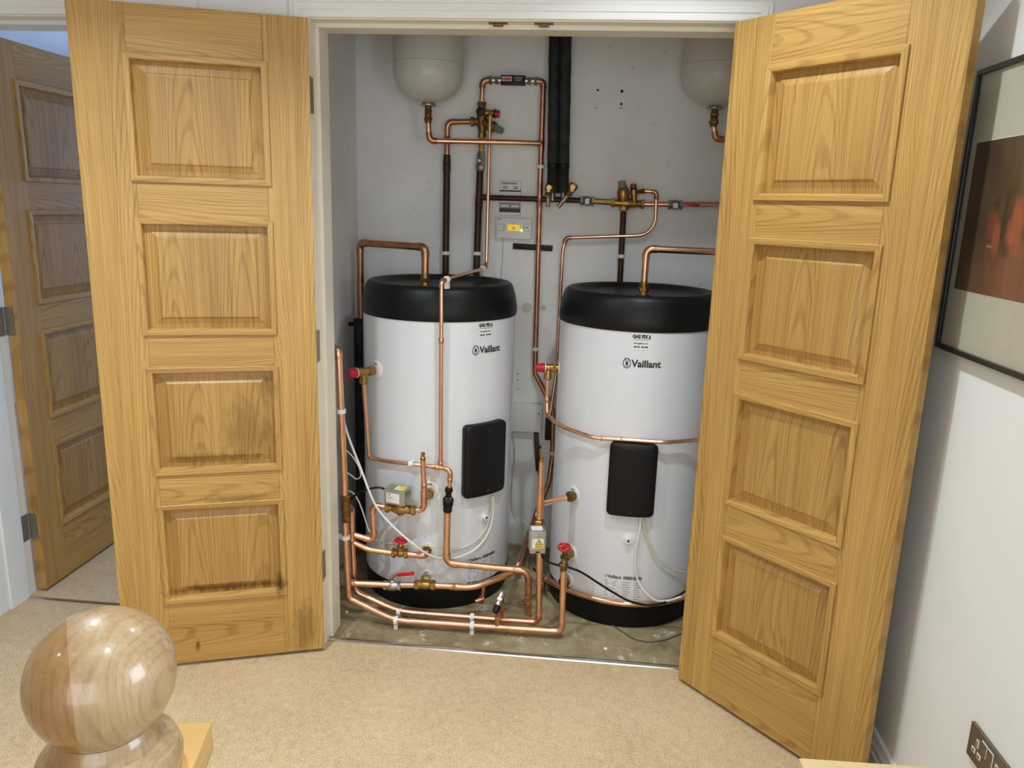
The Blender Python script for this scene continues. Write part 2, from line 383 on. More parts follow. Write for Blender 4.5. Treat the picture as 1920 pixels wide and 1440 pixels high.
def fillet(pts, rad):
    """round the corners of a polyline; returns path and the arc of each corner"""
    pts = [Vector(p) for p in pts]; out = [pts[0]]; arcs = {}
    for i in range(1, len(pts)-1):
        a, b, c = pts[i-1], pts[i], pts[i+1]
        u = (a-b).normalized(); v = (c-b).normalized(); ang = u.angle(v, PI)
        if ang > PI-.03: out.append(b); continue
        R = rad[i] if isinstance(rad, dict) and i in rad else (rad if not isinstance(rad, dict) else rad.get('d', .02))
        t = min(R/math.tan(ang/2), (a-b).length*.48, (c-b).length*.48); R = t*math.tan(ang/2)
        bis = (u+v).normalized(); ctr = b+bis*(R/math.sin(ang/2))
        p0 = b+u*t; p1 = b+v*t; n = max(3, int((PI-ang)/.2)); arc = []
        e0 = (p0-ctr); e1 = (p1-ctr); om = PI-ang
        for k in range(n+1):
            arc.append(ctr+(e0*math.sin((1-k/n)*om)+e1*math.sin(k/n*om))/math.sin(om))
        arcs[i] = (arc, u, v); out += arc
    out.append(pts[-1]); return out, arcs
def smooth_path(pts, sub=8):
    P = [Vector(p) for p in pts]; P = [P[0]*2-P[1]]+P+[P[-1]*2-P[-2]]; out = []
    for i in range(1, len(P)-2):
        for k in range(sub):
            t = k/sub; a, b, c, d = P[i-1], P[i], P[i+1], P[i+2]
            out.append(.5*((2*b)+(c-a)*t+(2*a-5*b+4*c-d)*t*t+(3*b-a-3*c+d)*t**3))
    out.append(P[-2]); return out
def clip_on(root, p, axis, r, back, mat='white_plastic', reach=.022):
    """white pipe clip: band round the pipe and a block back to its wall"""
    g = G(); ax = Vector(axis).normalized(); p = Vector(p)
    g.turn(p-ax*.007, ax, [(0, r+.0005), (0, r+.0042), (.014, r+.0042), (.014, r+.0005)], 18)
    bk = Vector(back).normalized(); sd = ax.cross(bk).normalized()
    g.obox(p+bk*(r+reach/2), ax, sd, bk, .007, r*.75, reach/2)
    return g.build('pipe_clip', mat, root)
def run(name, label, pts, r, mat='copper', bend=.03, elbows=(), sleeves=(), clips=(), group=None, caps=True, cat='pipe', fit='solder'):
    """one pipe run: the tube, its elbow fittings, its straight couplings, its clips"""
    pts = [Vector(p) for p in pts]
    lo = min(pts, key=lambda p: p.z)
    root = thing(name, lo, label, cat, group)
    path, arcs = fillet(pts, bend)
    G().tube(path, r, 14, caps).build('tube', mat, root)
    for i in elbows:
        if i not in arcs: continue
        arc, u, v = arcs[i]
        q = [arc[0]+u*r*1.1]+arc+[arc[-1]+v*r*1.1]
        G().tube(q, r+.0016, 14).build('elbow', fit, root)
    for (i, t, *ln) in sleeves:
        a, b = pts[i], pts[i+1]; d = (b-a).normalized(); c = a.lerp(b, t); h = (ln[0] if ln else .03)/2
        G().turn(c-d*h, d, [(0, r), (0, r+.0016), (h-.003, r+.0016), (h-.0015, r+.0026), (h+.0015, r+.0026), (h+.003, r+.0016), (2*h, r+.0016), (2*h, r)], 14).build('coupling', fit, root)
    for (i, t, back) in clips:
        a, b = pts[i], pts[i+1]; clip_on(root, a.lerp(b, t), b-a, r, back)
    return root
def nut(g, p, d, r, l):
    d = Vector(d).normalized()
    g.turn(Vector(p)-d*l/2, d, [(0, r*.88), (l*.12, r), (l*.88, r), (l, r*.88)], 6, .3)

def text_mesh(body, size, bold=0., align='LEFT'):
    c = bpy.data.curves.new('t', 'FONT'); c.body = body; c.size = size; c.offset = bold; c.align_x = align; c.resolution_u = 3
    o = bpy.data.objects.new('t', c); COL.objects.link(o)
    dg = bpy.context.evaluated_depsgraph_get(); me = bpy.data.meshes.new_from_object(o.evaluated_get(dg))
    v = [p.co.copy() for p in me.vertices]; f = [tuple(p.vertices) for p in me.polygons]
    bpy.data.objects.remove(o); bpy.data.curves.remove(c); bpy.data.meshes.remove(me)
    return v, f
def add_text(g, body, size, mapfn, x=0., y=0., bold=0., align='LEFT', sx=1.):
    v, f = text_mesh(body, size, bold, align); b = len(g.v)
    g.v += [Vector(mapfn(x+p.x*sx, y+p.y)) for p in v]; g.f += [tuple(b+i for i in q) for q in f]
def add_rect(g, mapfn, x0, x1, y0, y1, n=1):
    g.grid(lambda a, b_: mapfn(x0+(x1-x0)*a, y0+(y1-y0)*b_), n, 1)
def add_poly(g, mapfn, pts):
    b = len(g.v); g.v += [Vector(mapfn(*p)) for p in pts]; g.f.append(tuple(range(b, b+len(pts))))
def add_stroke(g, mapfn, pts, wd, close=False):
    n = len(pts); q = [Vector((*p, 0)) for p in pts]; inn = []; out = []
    for i in range(n):
        a = q[(i-1) % n] if (close or i) else q[i]; c = q[(i+1) % n] if (close or i < n-1) else q[i]
        t = (c-a).normalized(); nn = Vector((-t.y, t.x, 0))*wd/2; inn.append(q[i]-nn); out.append(q[i]+nn)
    b = len(g.v); g.v += [Vector(mapfn(p.x, p.y)) for p in inn]+[Vector(mapfn(p.x, p.y)) for p in out]
    for i in range(n if close else n-1):
        j = (i+1) % n; g.f.append((b+i, b+j, b+n+j, b+n+i))

# ================================================================== the setting
YW = .05            # hall face of the wall with both doorways
XJ0, XJ1 = .032, 1.278   # cupboard opening
ZH = 2.0
XR = 1.73
def struct(name, g, mat, label, cat, **k):
    o = g.build(name, mat, **k); return tag(o, label, cat, kind='structure')
struct('floor', G().box(-2.4, XR+.12, -3.6, .071, -.08, 0), 'carpet', 'beige twist pile carpet across the landing', 'carpet')
struct('floor_cupboard', G().box(-.1, 1.42, .071, .95, -.08, -.003), 'concrete', 'bare stained screed floor inside the cylinder cupboard', 'floor')
struct('floor_bedroom', G().box(-3.2, -.2, .173, 3.4, -.08, 0).box(-1.168, -.35, .071, .173, -.08, 0), 'carpet', 'pale carpet in the bedroom beyond the left doorway', 'carpet')
g = G()
for x0, x1, z0, z1 in ((-3.3, -1.198, 0, 2.4), (-.32, -.2, 0, 2.4), (-.2, 0, 0, 2.4), (1.310, XR+.12, 0, 2.4), (-1.198, -.32, 2.03, 2.4), (0, 1.310, 2.03, 2.4)):
    g.box(x0, x1, YW, YW+.12 if x0 >= -.21 or z0 else YW+.185, z0, z1)
struct('wall_back', g, 'wall', 'white landing wall pierced by the two doorways', 'wall', smooth=0)
g = G()
for y0, y1, z0, z1 in ((-3.6, -2.1, 0, 2.4), (-1.5, .05, 0, 2.4), (-2.1, -1.5, 0, 1.12), (-2.1, -1.5, 1.72, 2.4)):
    g.box(XR, XR+.12, y0, y1, z0, z1)
struct('wall_right', g, 'wall', 'white landing wall beside the right oak door', 'wall', smooth=0)
g = G()
for x0, x1, z0, z1 in ((-2.4, -.1, 0, 2.4), (1.6, XR+.12, 0, 2.4), (-.1, 1.6, 0, .85), (-.1, 1.6, 2.05, 2.4)): g.box(x0, x1, -3.7, -3.6, z0, z1)
struct('wall_front', g, 'wall', 'white landing wall behind the viewer', 'wall', smooth=0)
struct('wall_left', G().box(-2.5, -2.4, -3.6, YW, 0, 2.4), 'wall', 'white landing wall at far left', 'wall', smooth=0)
struct('ceiling', G().box(-2.5, XR+.12, -3.7, YW+.02, 2.4, 2.48), 'ceiling', 'white landing ceiling', 'ceiling', smooth=0)
wr = struct('wall_cupboard_back', G().box(-.2, 1.52, .95, 1.05, -.08, 2.4), 'closet_wall', 'scuffed white plaster wall behind the two cylinders', 'wall', smooth=0)
struct('wall_cupboard_left', G().box(-.2, -.1, YW+.12, .95, -.08, 2.4), 'closet_wall', 'scuffed left side wall of the cupboard', 'wall', smooth=0)
struct('wall_cupboard_right', G().box(1.42, 1.52, YW+.12, .95, -.08, 2.4), 'closet_wall', 'right side wall of the cupboard', 'wall', smooth=0)
struct('ceiling_cupboard', G().box(-.2, 1.52, YW+.02, 1.05, 2.4, 2.48), 'ceiling', 'white ceiling of the cupboard', 'ceiling', smooth=0)
# bedroom shell with a window in its right wall
struct('wall_bedroom_left', G().box(-3.3, -3.2, .235, 3.4, 0, 2.4), 'wall', 'left wall of the bedroom', 'wall', smooth=0)
g = G()
for x0, x1, z0, z1 in ((-3.3, -1.7, 0, 2.4), (-.6, -.1, 0, 2.4), (-1.7, -.6, 0, .95), (-1.7, -.6, 2.05, 2.4)): g.box(x0, x1, 3.4, 3.5, z0, z1)
struct('wall_bedroom_back', g, 'wall', 'back wall of the bedroom with its window opening', 'wall', smooth=0)
struct('wall_bedroom_right', G().box(-.21, -.2, .235, 3.4, 0, 2.4), 'wall', 'right wall of the bedroom', 'wall', smooth=0)
struct('ceiling_bedroom', G().box(-3.3, -.1, YW+.02, 3.5, 2.4, 2.48), 'ceiling', 'white ceiling of the bedroom', 'ceiling', smooth=0)
for nm, lab, ax, (c, u0, u1, z0, z1) in (('window_1', 'white window frame in the landing wall on the right', 0, (XR+.03, -2.1, -1.5, 1.12, 1.72)), ('window_2', 'white bedroom window frame', 1, (3.41, -1.7, -.6, .95, 2.05)), ('fill_window', 'added wide white window frame around the rear fill light', 1, (-3.66, -.1, 1.6, .85, 2.05))):  # the last frame is added around the rear fill light
    g = G(); t = .04
    for p0, p1, q0, q1 in ((u0, u1, z0, z0+t), (u0, u1, z1-t, z1), (u0, u0+t, z0+t, z1-t), (u1-t, u1, z0+t, z1-t)):
        if ax == 0: g.box(c, c+.05, p0, p1, q0, q1)
        else: g.box(p0, p1, c, c+.03, q0, q1)
    struct(nm, g, 'white_paint', lab, 'window', smooth=0)

def architrave(name, x0, x1, zt, label, yf=YW):
    """stepped moulding mitred round an opening (both legs and head)"""
    prof = [(0.004, 0), (0.004, .010), (.010, .013), (.022, .0135), (.024, .0165), (.040, .0175), (.044, .015), (.052, .015), (.054, .012), (.054, 0)]   # (away from opening, proud of wall)
    g = G()
    loops = []
    for (a, b) in ((0, 0), (0, 1), (1, 1), (1, 0)):
        loop = []
        for (o, pr) in prof:
            x = (x0-o) if a == 0 else (x1+o); z = (zt+o) if b == 1 else 0.
            loop.append((x, yf-pr, z))
        loops.append(loop)
    g.rings(loops)
    return struct(name, g, 'white_paint', label, 'trim', smooth=30)
architrave('trim_1', XJ0, XJ1, ZH, 'white stepped architrave round the cylinder cupboard')
architrave('trim_2', -1.168, -.35, ZH, 'white stepped architrave round the left bedroom doorway')
# linings with stops
g = G()
g.box(0, XJ0, YW, YW+.125, 0, ZH+.03).box(XJ1, XJ1+.032, YW, YW+.125, 0, ZH+.03).box(XJ0, XJ1, YW, YW+.125, ZH, ZH+.03)
g.box(XJ0, XJ0+.013, YW+.042, YW+.125, 0, ZH-.013).box(XJ1-.013, XJ1, YW+.042, YW+.125, 0, ZH-.013).box(XJ0, XJ1, YW+.042, YW+.125, ZH-.013, ZH)
struct('trim_3', g, 'white_paint_warm_lit', 'white door lining and stop of the cupboard with warm light in its colour', 'trim', smooth=0, bevel=.0015)
g = G()
g.box(-1.198, -1.168, YW, .235, 0, ZH+.03).box(-.35, -.32, YW, .235, 0, ZH+.03).box(-1.168, -.35, YW, .235, ZH, ZH+.03)
g.box(-1.168, -1.160, YW+.05, .192, 0, ZH-.012).box(-.358, -.35, YW+.05, .192, 0, ZH-.012).box(-1.168, -.35, YW+.05, .192, ZH-.012, ZH)
struct('trim_4', g, 'white_paint', 'white door lining of the left bedroom doorway', 'trim', smooth=0, bevel=.0015)
# skirtings
def skirting(name, p0, p1, nrm, label, h=.105, mat='white_paint'):
    p0, p1, nrm = Vector(p0), Vector(p1), Vector(nrm)
    prof = [(0, 0), (.018, 0), (.018, h*.52), (.0145, h*.56), (.0145, h*.72), (.010, h*.80), (.009, h*.95), (.005, h), (0, h)]
    g = G().rings([[p+nrm*a+Vector((0, 0, z)) for a, z in prof] for p in (p0, p1)])
    return struct(name, g, mat, label, 'skirting', smooth=25)
skirting('baseboard_right', (XR, -3.6, 0), (XR, .05, 0), (-1, 0, 0), 'white moulded skirting along the right landing wall')
skirting('baseboard_back', (1.334, YW, 0), (XR-.02, YW, 0), (0, -1, 0), 'short white skirting behind the right oak door')
skirting('baseboard_middle', (-.294, YW, 0), (-.024, YW, 0), (0, -1, 0), 'white skirting between the two doorways')
skirting('baseboard_left', (-2.4, YW, 0), (-1.224, YW, 0), (0, -1, 0), 'white skirting left of the bedroom doorway')
struct('baseboard_cupboard', G().box(-.1, 1.42, .936, .95, .012, .115), 'plinth_board', 'painted skirting board behind the cylinders', 'skirting', bevel=.002)
# metal threshold bars
struct('trim_5', G().rings([[(x, .062, 0), (x, .064, .004), (x, .070, .0065), (x, .078, .0065), (x, .083, .003), (x, .085, -.003)] for x in (XJ0, XJ1)]), 'gold', 'shiny metal threshold strip at the edge of the landing carpet', 'threshold strip')
struct('trim_6', G().rings([[(x, .172+y, z) for y, z in ((0, 0), (.003, .004), (.010, .006), (.018, .006), (.024, .003), (.026, 0))] for x in (-1.168, -.35)]), 'gold', 'metal threshold strip in the bedroom doorway', 'threshold strip')
# marks and holes on the cupboard wall
def wall_disc(px, py, rpx, mat, name, lab=None, sq=1.):
    p = at(px, py, .9494); r = rpx*3.25/FPX
    g = G().turn(p, (0, -1, 0), [(0, r), (.0004, r*.97)], 22)
    if sq != 1: g.v = [Vector((v.x, v.y, p.z+(v.z-p.z)*sq)) for v in g.v]
    o = g.build(name, mat, wr, smooth=0)
    if lab: o['label'] = lab
for x in (962, 988, 1019): wall_disc(x, 577, 9.5 if x < 1000 else 6, 'mark', 'wall_stain', 'round brownish stain')
for x, y, r in ((1121, 169, 2), (1166, 171, 2.6), (1165, 195, 2.2), (971, 701, 1.4), (971, 713, 1.2), (971, 730, 1.2), (962, 664, 2.5)): wall_disc(x, y, r, 'dark_hole', 'screw_hole')
for x, y in ((1118, 202), (1164, 203)): wall_disc(x, y, 3, 'mark', 'plug_mark', 'scuffed filler mark', .6)

# ================================================================== doors
ZP = [(1.8688, 1.5266), (1.4282, 1.09), (.9943, .6569), (.5595, .2246)]
def door(name, origin, rz, sg, width, label, m1=.115, m2=.129, worn=False, th=.038, hidden_open=False):
    H = 1.981; zb = .012
    root = thing(name, origin, label, 'door', kind='structure', rz=rz)
    ORG[root.name] = Vector((0, 0, 0))
    up_, ac = ('oak_up_worn', 'oak_across_worn') if worn else ('oak_up', 'oak_across')
    W = .021
    def bx(u0, u1, y0, y1, z0, z1, nm, mt, bv=.0012):
        a, b = sorted((sg*u0, sg*u1)); return G().box(a, b, y0, y1, z0, z1).build(nm, mt, root, smooth=0, bevel=bv)
    i0, i1 = m1+W*.55, width-m2-W*.55           # inner edges of the stiles
    bx(0, i0-.0004, 0, th, zb, zb+H, 'stile', up_)
    bx(i1+.0004, width, 0, th, zb, zb+H, 'stile', up_)
    zr = [zb+H]+[z for pr in ZP for z in pr]+[zb]
    for k in range(5):
        top = zr[2*k]-(W*.55 if k else 0); bot = zr[2*k+1]+(W*.55 if k < 4 else 0)
        if k: top = zr[2*k]+W*.55
        if k < 4: bot = zr[2*k+1]-W*.55
        bx(i0, i1, .0003, th-.0003, bot, top, 'rail', ac, .0006)
    for (zt, z_b) in ZP:
        # fielded panel, worked on both faces
        a, b, c, d = m1+W*.6, width-m2-W*.6, z_b+W*.6, zt-W*.6
        def lp(ins, y): return [(sg*u, y, z) for u, z in ((a+ins, c+ins), (b-ins, c+ins), (b-ins, d-ins), (a+ins, d-ins))]
        rs = [lp(.030, th-.006), lp(.026, th-.012), lp(0, th-.017), lp(0, .0185), lp(.020, .0165), lp(.036, .0115), lp(.040, .0085), lp(.043, .0080)]
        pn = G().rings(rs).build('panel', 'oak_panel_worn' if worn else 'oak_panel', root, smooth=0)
        # bolection moulding, four mitred lengths, proud of the face
        prof = [(0, .0005), (0, -.0052), (.0014, -.0064), (.0125, -.0064), (.0165, -.0048), (.0184, -.0010), (.0195, .0185), (W*.6, .0195)]
        cs = [(m1, z_b, 1, 1), (width-m2, z_b, -1, 1), (width-m2, zt, -1, -1), (m1, zt, 1, -1)]
        for k in range(4):
            A, B = cs[k], cs[(k+1) % 4]
            loops = [[(sg*(q[0]+q[2]*o), y, q[1]+q[3]*o) for o, y in prof] for q in (A, B)]
            G().rings(loops).build('moulding', ac if k in (0, 2) else up_, pn, smooth=40)
    return root
aL, aR = .3365, .8425
d1 = door('door_1', (.0456, 0, 0), aL, -1, .6193, 'left oak cupboard door of four raised panels with water-stained lower panels', worn=True)
d2 = door('door_2', (1.2281, 0, 0), -aR, 1, .6193, 'right oak cupboard door of four raised panels opened against the right wall')
d3 = door('door_3', (-1.128, .240, 0), math.radians(90), 1, .80, 'oak panelled bedroom door standing open in the left doorway')
# hinges (butt hinges: two leaves and a knuckle)
def hinge(door_o, px, py, side):
    if side == 'cup':
        z = at(px, py, .04).z; x, y = XJ0+.0012, .030
        mw = door_o.matrix_basis.inverted()
        g = G().turn((x+.001, y, z-.05), (0, 0, 1), [(0, .0045), (.0195, .0045), (.02, .004), (.0205, .0045), (.0395, .0045), (.04, .004), (.0405, .0045), (.0595, .0045), (.06, .004), (.0605, .0045), (.0795, .0045), (.08, .004), (.0805, .0045), (.1, .0045)], 12)
        g.box(x-.001, x+.0008, y, y+.035, z-.05, z+.05)
        for k in (-.03, 0, .03): g.turn((x+.0005, y+.02, z+k), (1, 0, 0), [(0, .004), (.0008, .003)], 10)
    else:
        z = at(px, py, .236).z; x, y = -1.1665, .234
        mw = door_o.matrix_basis.inverted()
        g = G().turn((x, y, z-.05), (0, 0, 1), [(0, .005), (.0195, .005), (.02, .004), (.0205, .005), (.0395, .005), (.04, .004), (.0405, .005), (.0595, .005), (.06, .004), (.0605, .005), (.0795, .005), (.08, .004), (.0805, .005), (.1, .005)], 12)
        g.box(x-.001, x+.001, y-.034, y, z-.05, z+.05)
        g.box(x, x+.030, y+.0035, y+.0055, z-.05, z+.05)
        for k in (-.03, 0, .03): g.turn((x+.018, y+.0036, z+k), (0, -1, 0), [(0, .004), (.0008, .003)], 10)
    g.v = [mw @ v for v in g.v]
    o = g.build('hinge', 'hinge', door_o, smooth=30); o['label'] = 'steel butt hinge'
bpy.context.view_layer.update()
for p in ((586, 178), (602, 650), (613, 1062)): hinge(d1, *p, 'cup')
for p in ((8, 602), (42, 985)): hinge(d3, *p, 'bed')
# ball catches on the head
for px, lab in ((934, 'left metal catch plate on the cupboard door head'), (1020, 'right metal catch plate on the cupboard door head')):
    c = at(px, 46, YW+.022); root = thing('door_catch', (c.x, YW+.022, ZH-.0006), lab, 'catch', 'catch plates on the door head')
    G().box(c.x-.027, c.x+.027, YW+.012, YW+.034, ZH-.0022, ZH).build('plate', 'brass_old', root, bevel=.0005)
    G().box(c.x-.014, c.x+.014, YW+.015, YW+.031, ZH-.009, ZH-.0022).build('striker', 'brass_old', root, bevel=.002)

# ================================================================== hot water cylinders
def lathe(g, c, prof, n=72):
    g.turn((c[0], c[1], 0), (0, 0, 1), [(z, r) for r, z in prof], n)
def fixed(c): return lambda th0: None
def cylinder(c, label):
    R = c[2]
    root = thing('hot_water_cylinder', (c[0], c[1], -.003), label, 'water cylinder', 'pair of hot water cylinders')
    g = G(); lathe(g, c, [(R-.004, .085), (R, .089), (R, 1.098)]); g.build('casing', 'casing', root)
    g = G(); lathe(g, c, [(R-.03, -.002), (R-.006, -.002), (R-.004, .02), (R-.004, .075), (R+.001, .080), (R+.001, .088), (R-.01, .0885)]); g.build('base_plinth', 'collar', root)
    g = G(); lathe(g, c, [(R-.002, 1.094), (R+.003, 1.094), (R+.005, 1.10), (R+.004, 1.13), (R-.002, 1.165), (R-.011, 1.195), (R-.018, 1.207), (R-.027, 1.213), (R-.036, 1.213), (R-.046, 1.208), (R-.060, 1.196), (R-.080, 1.191), (.02, 1.190)]); g.build('top_collar', 'collar', root)
    return root
cylL = cylinder(CL, 'left white hot water cylinder with black collar behind crossing copper pipes')
cylR = cylinder(CR, 'right white hot water cylinder with black collar partly behind the right door')
def deco(root, c, spec):
    R = c[2]
    def mp(px, py, off=.0008, flat=True):
        p = atc(px, py, c); th = theta(p, c); z = p.z
        return lambda x, y: cylp(c, th+x/R, z+y, off), th, z
    # emblem and maker's lettering
    px, py = spec['logo']; f, th, z = mp(px, py)
    g = G(); h = .0225
    oval = [(.0125+.0125*math.cos(a)*(1-.08*math.sin(a)), .011+.0165*math.sin(a)) for a in [2*PI*k/28 for k in range(28)]]
    add_stroke(g, f, oval, .0026, True)
    add_poly(g, f, [(.008, .008), (.0095, .004), (.0155, .004), (.017, .008), (.0165, .013), (.0145, .0155), (.0105, .0155), (.0085, .013)])
    for s in (-1, 1): add_poly(g, f, [(.0125+s*.0012, .015), (.0125+s*.0052, .026), (.0125+s*.0085, .0315), (.0125+s*.0062, .0245), (.0125+s*.0042, .0150)][::s])
    add_stroke(g, f, [(.006, .0022), (.0125, -.0005), (.019, .0022)], .0018)
    add_text(g, 'Vaillant', .0335, f, .029, 0, .0011, sx=.99)
    g.build('logo', 'ink', root, smooth=0)
    # installer sticker
    px, py = spec['sticker']; f, th, z = mp(px, py, .0010); f0, _, _ = mp(px, py, .0005)
    g = G(); add_rect(g, f0, -.031, .031, -.046, .012, 6); st = g.build('sticker', 'paper', root, smooth=0); st['label'] = 'small white installer sticker'
    g = G(); add_text(g, 'GAS FIX', .0165, f, -.0295, -.006, .0011, sx=.86); add_poly(g, f, [(.024, -.008), (.030, -.008), (.0305, .000), (.028, .008), (.0262, .002), (.0242, -.001)])
    add_rect(g, f, -.029, .027, -.0125, -.0112, 3)
    add_text(g, 'www.gasfix.co.uk', .0085, f, -.025, -.0255, .0002, sx=.78)
    for (x0, x1) in ((-.024, -.014), (-.012, -.004), (.001, .010), (.012, .024)): add_rect(g, f, x0, x1, -.038, -.0335)
    g.build('sticker_print', 'ink', st, smooth=0)
    # rating label
    px, py = spec['rating']; f, th, z = mp(px, py, .0010); f0, _, _ = mp(px, py, .0005)
    g = G(); add_rect(g, f0, 0, .142, -.118, 0, 10); st = g.build('rating_label', 'paper', root, smooth=0); st['label'] = 'white printed rating label'
    g = G(); add_text(g, 'Vaillant', .017, f, .012, -.016, .0005); add_stroke(g, f, [(.006+.0035*math.cos(a), -.0105+.0048*math.sin(a)) for a in [2*PI*k/12 for k in range(12)]], .0016, True)
    for k in range(4): add_rect(g, f, .022+.006*k, .0262+.006*k, -.106, -.101)
    g.build('label_lettering', 'ink', st, smooth=0)
    g = G(); x = .070
    random.seed(3)
    while x < .136:
        wd = random.choice((.001, .0016, .0024, .0032)); add_rect(g, f, x, min(x+wd, .137), -.017, -.004); x += wd+random.choice((.0008, .0012))
    add_rect(g, f, .004, .009, -.108, -.098); add_rect(g, f, .012, .017, -.108, -.098)
    g.build('barcode', 'ink', st, smooth=0)
    g = G()
    for k in range(11):
        y = -.026-k*.0062; add_rect(g, f, .005, .005+random.uniform(.030, .058), y, y+.0022)
    for k in range(9):
        y = -.030-k*.009; add_rect(g, f, .068, .068+random.uniform(.02, .036), y, y+.0024); add_rect(g, f, .110, .110+random.uniform(.012, .026), y, y+.0024)
    add_rect(g, f, .066, .138, -.024, -.0232)
    g.build('label_small_print', 'ink_soft', st, smooth=0)
    # immersion element cover
    c4 = spec['cover']; ths = []; zs = []
    for (x, y) in c4: p = atc(x, y, c, .03); ths.append(theta(p, c)); zs.append(p.z)
    th = sum(ths)/4; z0 = (zs[2]+zs[3])/2; z1 = (zs[0]+zs[1])/2; hw = (ths[1]+ths[3]-ths[0]-ths[2])/4*(R+.03)
    def rr(ins, rad, off):
        out = []; a, b = hw-ins, (z1-z0)/2-ins
        for (sx_, sz_, a0) in ((1, 1, 0), (-1, 1, 90), (-1, -1, 180), (1, -1, 270)):
            for k in range(6):
                t = math.radians(a0+18*k); out.append((sx_*(a-rad)+rad*math.cos(t), sz_*(b-rad)+rad*math.sin(t)))
        # add straight subdivisions so that the face bends round the casing
        res = []
        for i in range(len(out)):
            p, q = out[i], out[(i+1) % len(out)]; res.append(p)
            if abs(p[0]-q[0]) > .03:
                for k in range(1, 6): res.append((p[0]+(q[0]-p[0])*k/6, p[1]+(q[1]-p[1])*k/6))
        return [cylp(c, th+x/(R+.03), (z0+z1)/2+zz, off) for x, zz in res]
    g = G().rings([rr(0, .018, -.004), rr(0, .018, .018), rr(.002, .018, .026), rr(.007, .016, .030), rr(.02, .012, .0315), rr(.045, .006, .032)], cap=(True, True))
    cv = g.build('element_cover', 'black', root, smooth=45)
    for zz in (z1-.022, z0+.022):
        G().turn(cylp(c, th, zz, .0315), cylp(c, th, 0, 1)-cylp(c, th, 0, 0), [(0, .006), (.0015, .006), (.0016, .004), (.0006, .003)], 14).build('screw', 'dark_hole', cv)
    # white escutcheons and probe pockets
    for (x, y, r) in spec['rings']:
        p = atc(x, y, c); t = theta(p, c); d = cylp(c, t, 0, 1)-cylp(c, t, 0, 0); rw = r*2.75/FPX; n = 28
        def ring(rad, off): return [cylp(c, t+rad*math.cos(2*PI*k/n)/R, p.z+rad*math.sin(2*PI*k/n), off) for k in range(n)]
        o = G().rings([ring(rw, .0002), ring(rw, .003), ring(rw*.94, .0042), ring(rw*.5, .0046)]).build('port_collar', 'white_plastic', root); o['label'] = 'round white port collar'
        f = lambda x_, y_: cylp(c, t+x_/R, p.z+y_, .0052)
        g = G()
        for k in (-1, 0, 1): add_rect(g, f, k*.006-.0022, k*.006+.0022, rw*.58, rw*.58+.0045)
        g.build('collar_print', 'ink', o, smooth=0)
    for (x, y) in spec['probe']:
        p = atc(x, y, c); t = theta(p, c); d = (cylp(c, t, 0, 1)-cylp(c, t, 0, 0)); n = 24
        def ring(rad, off): return [cylp(c, t+rad*math.cos(2*PI*k/n)/R, p.z+rad*math.sin(2*PI*k/n), off) for k in range(n)]
        o = G().rings([ring(.024, .0002), ring(.024, .002), ring(.021, .003), ring(.014, .003)]).build('probe_collar', 'white_plastic', root)
        G().turn(p, d, [(0, .012), (.016, .011), (.018, .010), (.018, .005), (.010, .004)], 16).build('probe_pocket', 'white_plastic', o)
        G().turn(p+d*.0125, d, [(0, .0045), (.006, .0042)], 10).build('probe_tip', 'dark_hole', o)
deco(cylL, CL, dict(logo=(886, 663), sticker=(911, 609), rating=(875, 1047), cover=((871, 800), (949, 788), (871, 930), (949, 924)), rings=((706, 693, 18), (806, 918, 18), (801, 1030, 15), (799, 1082, 17)), probe=((907, 968),)))
deco(cylR, CR, dict(logo=(1168, 686), sticker=(1203, 631), rating=(1133, 1073), cover=((1140, 832), (1236, 831), (1137, 967), (1228, 971)), rings=((1075, 927, 17), (1070, 1036, 17), (1066, 1087, 14)), probe=((1178, 1011),)))
def union(root, px, py, c):
    p = Vector((atz(px, py, 1.20).x, c[1]-.02, 1.19)); g = G()
    g.turn(p, (0, 0, 1), [(0, .026), (.006, .026), (.007, .017), (.015, .016)], 18); nut(g, p+Vector((0, 0, .022)), (0, 0, 1), .021, .016)
    g.turn(p+Vector((0, 0, .03)), (0, 0, 1), [(0, .0165), (.012, .0165), (.013, .014), (.022, .0135)], 18)
    g.build('outlet_union', 'brass', root); return p+Vector((0, 0, .05))
uL = union(cylL, 822, 520, CL); uR = union(cylR, 1199, 538, CR)

